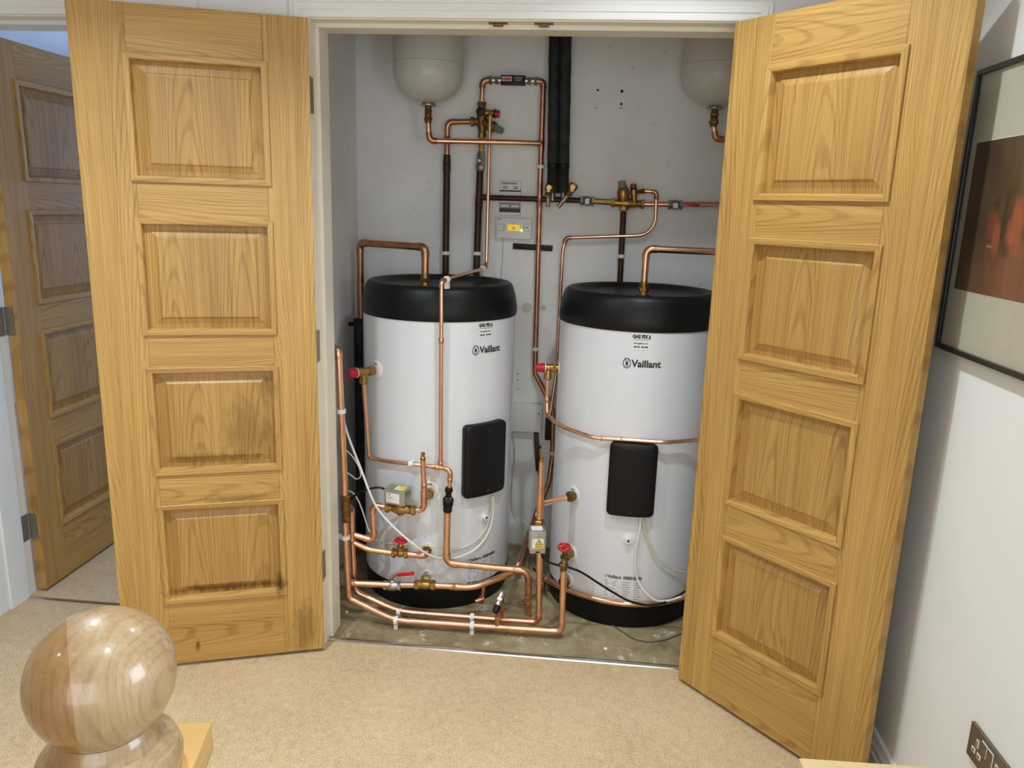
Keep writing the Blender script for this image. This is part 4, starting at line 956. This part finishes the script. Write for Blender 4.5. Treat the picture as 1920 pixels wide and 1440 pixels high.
bx_ = Vector((math.cos(.20), math.sin(.20)*-1, -.02)).normalized(); bz = Vector((0, 0, 1)); by = bz.cross(bx_)
hw, hd, hh = .040, .030, .0265
box = G().obox(bc, bx_, by, bz, hw, hd, hh).build('actuator_box', 'tin', t, bevel=.0015)
fc = bc-by*(hd+.0006); mf = lambda x, y: fc+bx_*x+bz*y
g = G(); add_rect(g, mf, -.030, .020, -.020, .016); g.build('front_label', 'paper', t, smooth=0)
mf3 = lambda x, y: fc-by*.0004+bx_*x+bz*y
g = G()
for k in range(5): add_rect(g, mf3, -.027, -.027+.012+.006*((k*7) % 3), .006-k*.0052, .0078-k*.0052)
add_rect(g, mf3, -.026, -.012, .0095, .0125); g.build('label_print', 'ink_soft', t, smooth=0)
tc_ = bc+bz*(hh+.0006); mt_ = lambda x, y: tc_+bx_*x+by*y
g = G(); add_rect(g, mt_, -.008, .030, -.022, .020); g.build('top_label', 'paper_yellow', t, smooth=0)
g = G(); mt4 = lambda x, y: tc_+Vector((0, 0, .0004))+bx_*x+by*y; add_rect(g, mt4, -.004, .004, -.018, .016); add_rect(g, mt4, .008, .026, -.018, -.008); g.build('top_label_print', 'paper', t, smooth=0)
cabs = bc-bx_*hw
run('branch_pipe', 'copper pipe from the left cylinder motorised valve looping down to the rear riser', [at(727, 951, YV), at(698, 948, YV), at(702, 1014, YV), at(664, 1003, YQ)], R22, 'copper', .018, elbows=(1, 2))
# gate valve on middle port
def handwheel(t, c, axis, r=.021, mat='red_paint'):
    c = Vector(c); d, u, v = basis(axis); g = G(); n = 20
    loop = [c+(u*math.cos(2*PI*k/n)+v*math.sin(2*PI*k/n))*(r*(1+.05*math.cos(5*2*PI*k/n))) for k in range(n)]
    m = 8; b0 = len(g.v)
    for k in range(n):
        e = (loop[k]-c).normalized()
        for j in range(m): a = 2*PI*j/m; g.v.append(loop[k]+e*.0045*math.cos(a)+d*.005*math.sin(a))
    for k in range(n):
        for j in range(m): g.f.append((b0+k*m+j, b0+((k+1) % n)*m+j, b0+((k+1) % n)*m+(j+1) % m, b0+k*m+(j+1) % m))
    for k in range(4): a = PI/2*k+.4; g.obox(c+(u*math.cos(a)+v*math.sin(a))*r*.5, u*math.cos(a)+v*math.sin(a), d, (-u*math.sin(a)+v*math.cos(a)), r*.48, .0025, .0035)
    g.turn(c-d*.006, d, [(0, .007), (.012, .007)], 10)
    g.build('handwheel', mat, t); G().turn(c+d*.006, d, [(0, .005), (.004, .004)], 6).build('wheel_nut', 'nickel', t)
YG = .275
def gate(label, c, dirv, up_, wheel, ln=.06):
    t = thing('gate_valve', c, label, 'valve', 'red handwheel gate valves'); d = Vector(dirv).normalized(); c = Vector(c); up_ = Vector(up_)
    g = G().turn(c-d*ln/2, d, [(0, .0135), (ln*.25, .0135), (ln*.3, .012), (ln*.5, .0165), (ln*.7, .012), (ln*.75, .0135), (ln, .0135)], 16); nut(g, c-d*ln*.38, d, .0185, ln*.22); nut(g, c+d*ln*.38, d, .0185, ln*.22)
    h = (Vector(wheel)-c); e = h.normalized(); L_ = h.length
    g.turn(c, e, [(0, .0125), (L_*.35, .0135), (L_*.5, .0125), (L_*.62, .0095), (L_*.8, .0065), (L_, .005)], 14); nut(g, c+e*L_*.5, e, .0145, .008); g.build('valve_body', 'brass', t)
    handwheel(t, wheel, e); return t
wc = at(750, 1037, YG); gate('brass gate valve with red handwheel in front of the left cylinder', wc, at(790, 1039, YG)-at(715, 1035, YG), (0, 0, 1), at(752, 1013, YG))
pm = atc(801, 1030, CL); rm = radial(CL, theta(pm, CL))
run('branch_pipe', 'copper branch from the rear riser through the red handwheel valve to the left cylinder', [at(660, 1016, YQ), at(690, 1030, YQ+.01), at(740, 1037, YG), at(798, 1042, YG), pm+rm*.02], R22, 'copper', {'d': .1, 3: .018}, elbows=(3,))
t = thing('compression_elbow', pm, 'brass coupling on the middle port of the left cylinder', 'fitting')
g = G(); nut(g, pm+rm*.018, rm, .020, .018); g.turn(pm, rm, [(.004, .015), (.03, .0145)], 14); g.build('coupling', 'brass_old', t)
# lower line with lever valve and tee
YL = .262
pb = atc(798, 1082, CL); rb = radial(CL, theta(pb, CL))
tl_ = at(797, 1097, YL)
far = [atz(x, y, .155) for x, y in ((892, 1101), (915, 1093), (966, 1072))]
run('lower_pipe', 'copper pipe low across the left cylinder bending back between the cylinders', [at(655, 1093, YR+.012), at(740, 1097, YL), tl_, Vector((at(870, 1101, YL).x, YL, at(870, 1101, YL).z)), at(893, 1100, YL+.006), fl, fl+Vector((.01, .03, 0))], R22+.001, 'copper', {'d': .12, 5: .02}, sleeves=((0, .06, .03), (2, .8, .04)))
lv = lever_valve('lever_valve', 'silver lever valve with raised red handle low at the left cylinder', at(736, 1098, YL), at(800, 1098, YL)-at(700, 1095, YL), .066, 'nickel', 'red_paint', at(745, 1078, YL-.012), at(777, 1075, YL-.012), .005, stemdir=(0, -.25, 1), lt=.0048)
a = at(736, 1085, YL); G().tube([a+Vector((.0, 0, -.004)), at(739, 1080, YL-.010), at(746, 1077, YL-.012)], .003, 8).build('lever_arm', 'red_paint', lv)
t = thing('compression_tee', tl_, 'brass tee joining the low pipe to the bottom port of the left cylinder', 'fitting')
d = (at(850, 1100, YL)-at(740, 1097, YL)).normalized(); g = G().turn(tl_-d*.04, d, [(0, .0155), (.02, .0165), (.024, .0145), (.04, .0175), (.056, .0145), (.06, .0165), (.08, .0155)], 16); nut(g, tl_-d*.03, d, .0195, .018); nut(g, tl_+d*.03, d, .0195, .018)
e = (pb-tl_); g.turn(tl_, e, [(0, .014), (e.length*.5, .0145), (e.length, .0145)], 14); nut(g, tl_+e*.45, e, .0195, .018); nut(g, tl_+e*.75, e, .0185, .014); g.build('tee_body', 'brass', t)
# drain cock
a = atz(907, 1098, .15); a = at(907, 1098, .30); b = at(905, 1118, .30)
t = thing('drain_cock', at(897, 1128, .29), 'small brass drain cock hanging under the low copper pipe', 'valve')
g = G().tube([a, b], .0075, 12); g.turn(at(907, 1122, .30), at(892, 1128, .285)-at(907, 1122, .30), [(0, .009), (.02, .009), (.024, .0075), (.034, .0085)], 12); g.turn(at(903, 1118, .298), (0, 0, -1), [(0, .009), (.02, .009), (.028, .006)], 6); g.build('cock_body', 'copper_dull', t)
# bypass valve between the two floor pipes
ba = fA.lerp(fB, .615)
t = thing('bypass_valve', ba, 'chrome bypass valve with black knob standing on the floor pipes', 'valve')
top = at(937, 1124, .22); g = G().tube([ba, Vector((ba.x+.004, ba.y, ba.z+.045))], .0095, 12); g.tube([fC.lerp(fD, .74), fC.lerp(fD, .74)+Vector((0, 0, .04)), top-Vector((0, 0, .01))], .0085, 12); g.build('tee_stub', 'solder', t)
kb = at(931, 1142, .195); ud = (top-kb).normalized(); g = G().turn(kb, ud, [(.0, .010), (.012, .0135), (.022, .0145), (.03, .012), (.045, .0145), (.058, .0155), (.066, .011)], 16); nut(g, kb+ud*.034, ud, .0165, .012); g.build('valve_body', 'nickel', t)
G().turn(kb+ud*.012, -ud+Vector((0, -.5, 0)), [(0, .0125), (.006, .0135), (.022, .012), (.028, .010), (.029, .006)], 16).build('knob', 'black', t)

# ================================================================== right cylinder fittings and pipes
rv = relief_p = None
p = Vector((CR[0]-CR[2]+.004, .56, at(1046, 690, .56).z)); thR = theta(p, CR); rdR = radial(CR, thR)
t = thing('relief_valve', p, 'brass relief valve with red cap on the left side of the right cylinder', 'valve')
g = G().turn(p, rdR, [(0, .014), (.012, .014), (.014, .0165), (.030, .0165), (.032, .014), (.052, .0150)], 16); nut(g, p+rdR*.018, rdR, .019, .014)
m = p+rdR*.040; g.turn(m, (0, 0, -1), [(0, .012), (.022, .012), (.026, .0145), (.042, .0145), (.045, .011)], 14); g.build('valve_body', 'brass', t)
G().turn(p+rdR*.052, rdR, [(0, .0185), (.004, .0185), (.030, .0150), (.036, .0120)], 12).build('cap', 'red', t)
G().turn(p+rdR*.050, rdR, [(0, .0192), (.0025, .0192)], 20).build('cap_rim', 'white_plastic', t)
G().turn(p-rdR*.008, rdR, [(0, .03), (.010, .03), (.011, .028)], 24).build('port_collar', 'white_plastic', t)
lowp = Vector((m.x, m.y, at(1030, 752, m.y).z)); bl = at(1026, 777, m.y-.01)
belt = [m-Vector((0, 0, .035)), lowp, bl]+[atc(x, y, CR, .034) for x, y in ((1040, 791), (1062, 803), (1114, 821), (1250, 829.5), (1310, 825))]+[cylp(CR, 1.15, .72, .034)]
run('discharge_pipe', 'thin copper pipe belting round the front of the right cylinder', belt, R15, 'copper', {'d': .06, 1: .04, 2: .02}, sleeves=((0, .95, .03), (5, .10, .003), (5, .38, .003)))
# upper port, tee and motorised valve
YT = fD.y
pt = atc(1077, 929, CR); rt2 = radial(CR, theta(pt, CR))
t = thing('compression_elbow', pt, 'brass coupling on the upper port of the right cylinder', 'fitting')
br0 = at(1018, 944, YT); dd = (br0-pt).normalized(); g = G().turn(pt-dd*.004, dd, [(0, .0165), (.014, .0165), (.018, .019), (.034, .019), (.036, .014)], 16); nut(g, pt+dd*.022, dd, .0205, .018); g.build('coupling', 'brass_old', t)
run('vent_pipe', 'copper upright with bleed nipple and side branch in front of the right cylinder', [at(1011, 985, YT), at(1014, 905, YT), at(1015, 866, YT)], R15+.0015, 'copper', .05, sleeves=((0, .72, .02),))
G1 = [o for o in bpy.data.objects if o.name.startswith('vent_pipe')][-1]
G().tube([at(1012, 972, YT), at(1014, 912, YT)], .0120, 14).build('tee_socket', 'solder', G1)
G().tube([br0, br0.lerp(pt, .7)], .0105, 14).build('tee_branch', 'copper', G1)
a = at(1015, 867, YT); G().turn(a, (0, 0, 1), [(0, .0085), (.006, .0085), (.010, .006), (.014, .006), (.016, .0070), (.022, .0065), (.024, .004)], 14).build('bleed_nipple', 'brass', G1)
t = thing('motorised_valve', at(1009, 1036, YT), 'silver motorised valve box with yellow warning label between the cylinders', 'valve', 'motorised valves')
a = at(1012, 984, YT); g = G().turn(a, (0, 0, -1), [(-.02, .0135), (0, .0135), (.002, .0125), (.03, .017), (.06, .017), (.085, .0125), (.1, .0125)], 14); nut(g, a+Vector((0, 0, .010)), (0, 0, 1), .0185, .018); nut(g, a-Vector((0, 0, .006)), (0, 0, 1), .0165, .010); g.build('valve_body', 'brass', t)
bc = at(1007, 1011, YT-.042); bx_ = Vector((math.cos(.22), math.sin(.22)*1, 0)); bx_ = Vector((.985, .17, 0)).normalized(); bz = Vector((0, 0, 1)); by = bz.cross(bx_); hw, hd, hh = .027, .028, .041
bx_t = bx_
G().obox(bc, bx_, by, bz, hw, hd, hh).build('actuator_box', 'tin', t, bevel=.0015)
fc = bc-by*(hd+.0006); ff = lambda e_: (lambda x, y: fc-by*e_+bx_*x+bz*y)
g = G(); add_rect(g, ff(0), -.020, .020, -.022, .014); g.build('front_label', 'paper', t, smooth=0)
g = G(); add_rect(g, ff(.0004), -.011, .019, -.021, .013); g.build('warning_label', 'paper', t, smooth=0)
g = G(); add_poly(g, ff(.0008), [(-.010, -.0075), (.018, -.0075), (.004, .0125)]); g.build('warning_triangle_edge', 'ink', t, smooth=0)
g = G(); add_poly(g, ff(.0012), [(-.0068, -.0056), (.0148, -.0056), (.004, .0092)]); add_rect(g, ff(.0012), -.010, .018, -.020, -.0095); g.build('warning_triangle', 'paper_yellow', t, smooth=0)
g = G(); add_text(g, '!', .0125, ff(.0016), .004, -.0042, .0004, 'CENTER')
for k in range(2): add_rect(g, ff(.0016), -.007, .015, -.0130-.0042*k, -.0120-.0042*k)
g.build('warning_print', 'ink', t, smooth=0)
tc2 = bc+bz*(hh+.0006); g = G(); add_rect(g, lambda x, y: tc2+bx_*x+by*y, -.022, .018, -.020, .018); g.build('top_label', 'paper', t, smooth=0)
G().turn(fc+bz*.024, -by, [(0, .0045), (.002, .004)], 12).build('screw', 'nickel', t)
G().obox(fc-bz*.036, bx_, by, bz, .007, .001, .0022).build('slot', 'dark_hole', t)
# gate valve on the middle port
pg = atc(1069, 1037, CR); rg = radial(CR, theta(pg, CR)); wv = at(1057, 1060, fB.y+.02)
t = thing('gate_valve', wv, 'brass angle valve with red handwheel in front of the right cylinder', 'valve', 'red handwheel gate valves')
cc = at(1060, 1043, fB.y+.045); g = G().tube([wv-Vector((0, 0, .02)), wv, cc, pg+rg*.01], .0125, 14); dd = (cc-wv).normalized(); nut(g, wv, (0, 0, 1), .0175, .018); nut(g, wv+dd*.03, dd, .0175, .014); dd2 = (pg-cc).normalized(); nut(g, pg-dd2*.02, dd2, .019, .016)
wh = at(1058, 1026, fB.y+.03); g.turn(cc, wh-cc, [(0, .012), ((wh-cc).length*.6, .010), ((wh-cc).length, .005)], 12); g.build('valve_body', 'brass_old', t)
handwheel(t, wh, Vector((0, -.25, 1)), .0205)
# bottom port and base pipe
pz = atc(1065, 1088, CR); rz_ = radial(CR, theta(pz, CR))
t = thing('compression_elbow', pz, 'brass plug fitting on the bottom port of the right cylinder', 'fitting')
g = G().turn(pz, rz_, [(.002, .016), (.012, .016), (.016, .013), (.034, .013)], 16); nut(g, pz+rz_*.016, rz_, .0195, .014); nut(g, pz+rz_*.032, rz_, .0165, .010); g.build('coupling', 'brass_old', t)
bp = [at(1003, 1066, .60), at(1022, 1084, .50)]+[atc(x, y, CR, .022) for x, y in ((1050, 1100), (1078, 1111), (1105, 1119), (1130, 1126), (1160, 1131), (1185, 1133), (1210, 1133), (1240, 1130), (1270, 1123), (1300, 1113))]
run('lower_pipe', 'copper pipe curving round the base of the right cylinder', bp, R22, 'copper', {'d': .2}, sleeves=((1, .12, .02),))
G2 = [o for o in bpy.data.objects if o.name.startswith('lower_pipe')][-1]
G().turn(at(1019, 1086, .51), (0, 0, -1), [(0, .011), (.02, .011), (.024, .008), (.05, .008)], 12).build('drain_stub', 'brass', G2)

# ================================================================== cables
def cable(name, label, pts, r, mat, cat='cable'):
    p = smooth_path(pts, 8); g = G().tube(p, r, 8); return tag(g.build(name, mat), label, cat)
def onL(x, y, o): return atc(x, y, CL, o)
cable('power_cable', 'thick white cable swinging across the left cylinder up to its black cover', [at(640, 770, .26), at(652, 815, .25), at(675, 875, .25), at(703, 945, .245), at(735, 985, .245), at(775, 1020, .24), onL(806, 1041, .06), onL(835, 1047, .03), onL(862, 1044, .02), onL(892, 1029, .012), onL(913, 1004, .012), onL(923, 972, .012), onL(925, 930, .014)], .0042, 'cable_white')
cable('sensor_cable', 'thin cream cable sagging round the left cylinder below its cover', [at(704, 1012, .29), onL(720, 1018, .012), onL(755, 1021, .008), onL(800, 1023, .034), onL(835, 1029, .012), onL(865, 1028, .006), onL(893, 1013, .006), onL(912, 988, .006), onL(920, 960, .008), onL(922, 930, .014)], .0030, 'cable_cream')
cable('sensor_cable', 'thin white cable loop hanging beside the left jamb', [at(646, 843, .34), at(655, 850, .33), at(664, 860, .32), at(674, 878, .31), at(676, 893, .31), at(668, 898, .32), at(658, 891, .33), at(647, 884, .34)], .0026, 'cable_white')
cable('sensor_cable', 'thin white cable dropping left of the motorised valve', [at(646, 920, .34), at(660, 923, .33), at(671, 937, .32), at(681, 962, .31), at(690, 990, .30), at(696, 1000, .29), at(704, 1012, .29)], .0026, 'cable_white')
cable('motor_cable', 'black cable leaving the left motorised valve towards the jamb', [cabs+Vector((.002, 0, .004)), at(716, 915, .25), at(700, 915, .25), at(678, 922, .25), at(655, 937, .255), at(645, 946, .28)], .0038, 'black')
cable('motor_cable', 'black cable drooping across the lower right cylinder', [bc-bz*hh+Vector((.012, .01, .002)), at(1016, 1040, .24), at(1022, 1050, .235), at(1040, 1058, .235), at(1063, 1063, .225), at(1090, 1073, .23), at(1120, 1092, .24), atc(1150, 1111, CR, .04), atc(1180, 1127, CR, .04), atc(1210, 1134, CR, .04), atc(1235, 1133, CR, .05), atc(1258, 1124, CR, .05), at(1284, 1109, .27), at(1310, 1090, .30)], .0042, 'black')
cable('power_cable', 'thick white cable hanging from the right cylinder cover to its base', [atc(1201, 968, CR, .014), atc(1200, 990, CR, .012), atc(1193, 1030, CR, .010), atc(1191, 1060, CR, .010), atc(1196, 1088, CR, .012), atc(1210, 1110, CR, .03), atc(1228, 1125, CR, .04), atc(1248, 1127, CR, .045), at(1268, 1122, .27), at(1300, 1108, .30)], .0042, 'cable_white')
cable('sensor_cable', 'thin cream cable swinging right from the right cylinder cover', [atc(1204, 968, CR, .014), atc(1210, 1000, CR, .008), atc(1222, 1032, CR, .008), atc(1240, 1054, CR, .010), atc(1262, 1068, CR, .010), atc(1290, 1074, CR, .014), atc(1310, 1073, CR, .02)], .0034, 'cable_cream')
cable('sensor_cable', 'thin cream cable hanging on the wall between the cylinders', [at(961, 812, .935), at(966, 840, .93), at(963, 880, .93), at(960, 915, .93), at(960, 940, .93), at(968, 958, .92), at(985, 973, .90), at(1000, 990, .85), at(1006, 1004, .6)], .0026, 'cable_cream')
cable('timer_cable', 'grey cable dropping from the timer unit down the wall', [at(944, 446, .942), at(943, 475, .944), at(941, 500, .944), at(939, 540, .944), at(940, 580, .944)], .0022, 'plinth_board')
def onf(x, y): return atz(x, y, .0005)
cable('loose_wire', 'loose dark wire lying on the screed before the right cylinder', [onf(1120, 1152), onf(1140, 1166), onf(1165, 1183), onf(1190, 1198), onf(1215, 1203), onf(1240, 1201), onf(1262, 1194), onf(1290, 1182)], .0022, pmat('dark wire', (92, 86, 72), .6))
tag(G().turn(onf(1135, 1217)+Vector((0, 0, -.0025)), (.2, .1, 1), [(0, .006), (.004, .008), (.008, .005), (.010, .001)], 7).build('plaster_crumb', 'white_plastic'), 'white plaster crumb near the middle of the screed', 'debris')
tag(G().turn(onf(1228, 1192)+Vector((0, 0, -.0025)), (.1, .1, 1), [(0, .004), (.003, .005), (.005, .001)], 6).build('plaster_crumb', 'white_plastic'), 'tiny white plaster crumb on the screed by the right door', 'debris')
tag(G().turn(onf(650, 1148)+Vector((0, 0, -.0025)), (.1, .3, 1), [(0, .005), (.004, .0065), (.008, .003), (.009, .001)], 7).build('plaster_crumb', 'white_plastic'), 'white plaster crumb on the screed by the left jamb', 'debris')

# ================================================================== landing: newel post
BC = Vector((.492, -1.764, 1.113)); BR = .055
t = thing('newel_post', (BC.x, BC.y, 0), 'pale oak newel post with large turned ball finial in the near left corner', 'newel post')
g = G().turn(BC, (0, 0, 1), [(BR*-math.cos(PI*k/40), BR*math.sin(PI*k/40)) for k in range(4, 41)], 56); g.build('ball_finial', 'oak_newel', t)
o = bpy.data.objects[-1]
g = G(); z = BC.z-BR
g.turn((BC.x, BC.y, 0), (0, 0, 1), [(z-.035, .052), (z-.030, .0545), (z-.020, .0555), (z-.010, .052), (z-.006, .046), (z-.002, .041), (z+.006, .040), (z+.013, .036)], 48); g.build('neck', 'oak_newel', t)
rz0 = .20
ca, sa = math.cos(rz0), math.sin(rz0); X_ = Vector((ca, sa, 0)); Y_ = Vector((-sa, ca, 0))
zc_ = z-.035
G().obox((BC.x, BC.y, zc_-.015), X_, Y_, (0, 0, 1), .063, .063, .015).build('cap', 'oak_newel_flat', t, bevel=.002)
G().obox((BC.x, BC.y, (zc_-.030)/2), X_, Y_, (0, 0, 1), .045, .045, (zc_-.030)/2).build('post', 'oak_newel', t, bevel=.002)
# ================================================================== framed picture, socket, box
zt_, zb_ = atx(1822, 138, XR-.015).z, atx(1757, 650, XR-.015).z; yl = atx(1757, 650, XR-.015).y
t = thing('framed_picture', (XR, yl-.35, zb_), 'black framed picture with ivory mount and brown rust print on the right wall', 'picture')
W_, fw_ = .82, .012
y1, y0 = yl, yl-W_
for (a, b, c, d) in ((y0, y1, zt_-fw_, zt_), (y0, y1, zb_, zb_+fw_), (y0, y0+fw_, zb_+fw_, zt_-fw_), (y1-fw_, y1, zb_+fw_, zt_-fw_)):
    G().box(XR-.022, XR-.001, a, b, c, d).build('frame_rail', 'frame_black', t, bevel=.002)
G().box(XR-.013, XR-.004, y0+fw_, y1-fw_, zb_+fw_, zt_-fw_).build('mount', 'mount', t, smooth=0)
pa = atx(1833, 268, XR-.013); pb_ = atx(1790, 541, XR-.013); pc = atx(1920, 575, XR-.013)
ym = pb_.y; 
g = G().box(XR-.0142, XR-.0128, y0+.13, ym, pb_.z, pa.z); pr = g.build('print', 'print', t, smooth=0)
# print material reads local coordinates measured from its own lower left corner
for v in pr.data.vertices: v.co += Vector((0, ORG[t.name].y-ym, ORG[t.name].z-pb_.z))
pr.location = (0, ym-ORG[t.name].y, pb_.z-ORG[t.name].z)
G().box(XR-.0134, XR-.0126, y0+.128, ym+.002, pb_.z-.002, pa.z+.002).build('mount_bevel', 'paper', t, smooth=0)
G().box(XR-.0185, XR-.0165, y0+fw_, y1-fw_, zb_+fw_, zt_-fw_).build('glass', 'glass', t, smooth=0)
sc = atx(1822, 1351, XR-.008); sb = atx(1812, 1412, XR-.008)
sy, sz0, sz1 = sc.y, sb.z, sc.z
t = thing('wall_socket', (XR, sy-.073, sz0), 'bronze double wall socket low on the right wall', 'socket')
G().box(XR-.008, XR-.0005, sy-.146, sy, sz0, sz1).build('plate', 'bronze', t, bevel=.0015)
hh = sz1-sz0
for k in range(2):
    yk = sy-.036-k*.074
    for (dy, z0_, wz, wy) in ((.0, .62, .012, .004), (.011, .34, .005, .0085), (-.011, .34, .005, .0085)):
        g = G().box(XR-.0092, XR-.0078, yk+dy-wy/2-.003, yk+dy+wy/2+.003, sz0+hh*z0_-wz/2-.003, sz0+hh*z0_+wz/2+.003); o = g.build('pin_surround', 'white_plastic', t, bevel=.0008)
        G().box(XR-.0096, XR-.009, yk+dy-wy/2, yk+dy+wy/2, sz0+hh*z0_-wz/2, sz0+hh*z0_+wz/2).build('pin_hole', 'bronze', o, smooth=0)
    ys = sy-.061-k*.024
    o = G().box(XR-.0115, XR-.0078, ys-.0095, ys+.0095, sz0+hh*.52, sz0+hh*.86).build('switch', 'bronze', t, bevel=.002)
    G().box(XR-.0098, XR-.0079, ys-.0108, ys+.0108, sz0+hh*.50, sz0+hh*.88).build('switch_surround', 'white_plastic', t, bevel=.0008)
bx0, bx1 = atz(1497, 1420, .5), atz(1752, 1438, .5)
ex = (bx1-bx0).normalized(); ey = Vector((-ex.y, ex.x, 0)); bw = (bx1-bx0).length; bc_ = (bx0+bx1)/2-ey*.17
g = G().obox((bc_.x, bc_.y, .2505), ex, ey, (0, 0, 1), bw/2, .17, .2495); t = thing('cardboard_box', (bc_.x, bc_.y, 0), 'plain brown cardboard box at the bottom edge before the right door', 'box')
g.build('carton', 'card', t, bevel=.004)
G().obox((bc_.x, bc_.y, .4994), ex, ey, (0, 0, 1), bw/2+.0004, .002, .001).build('flap_seam', 'dark_hole', t, smooth=0)
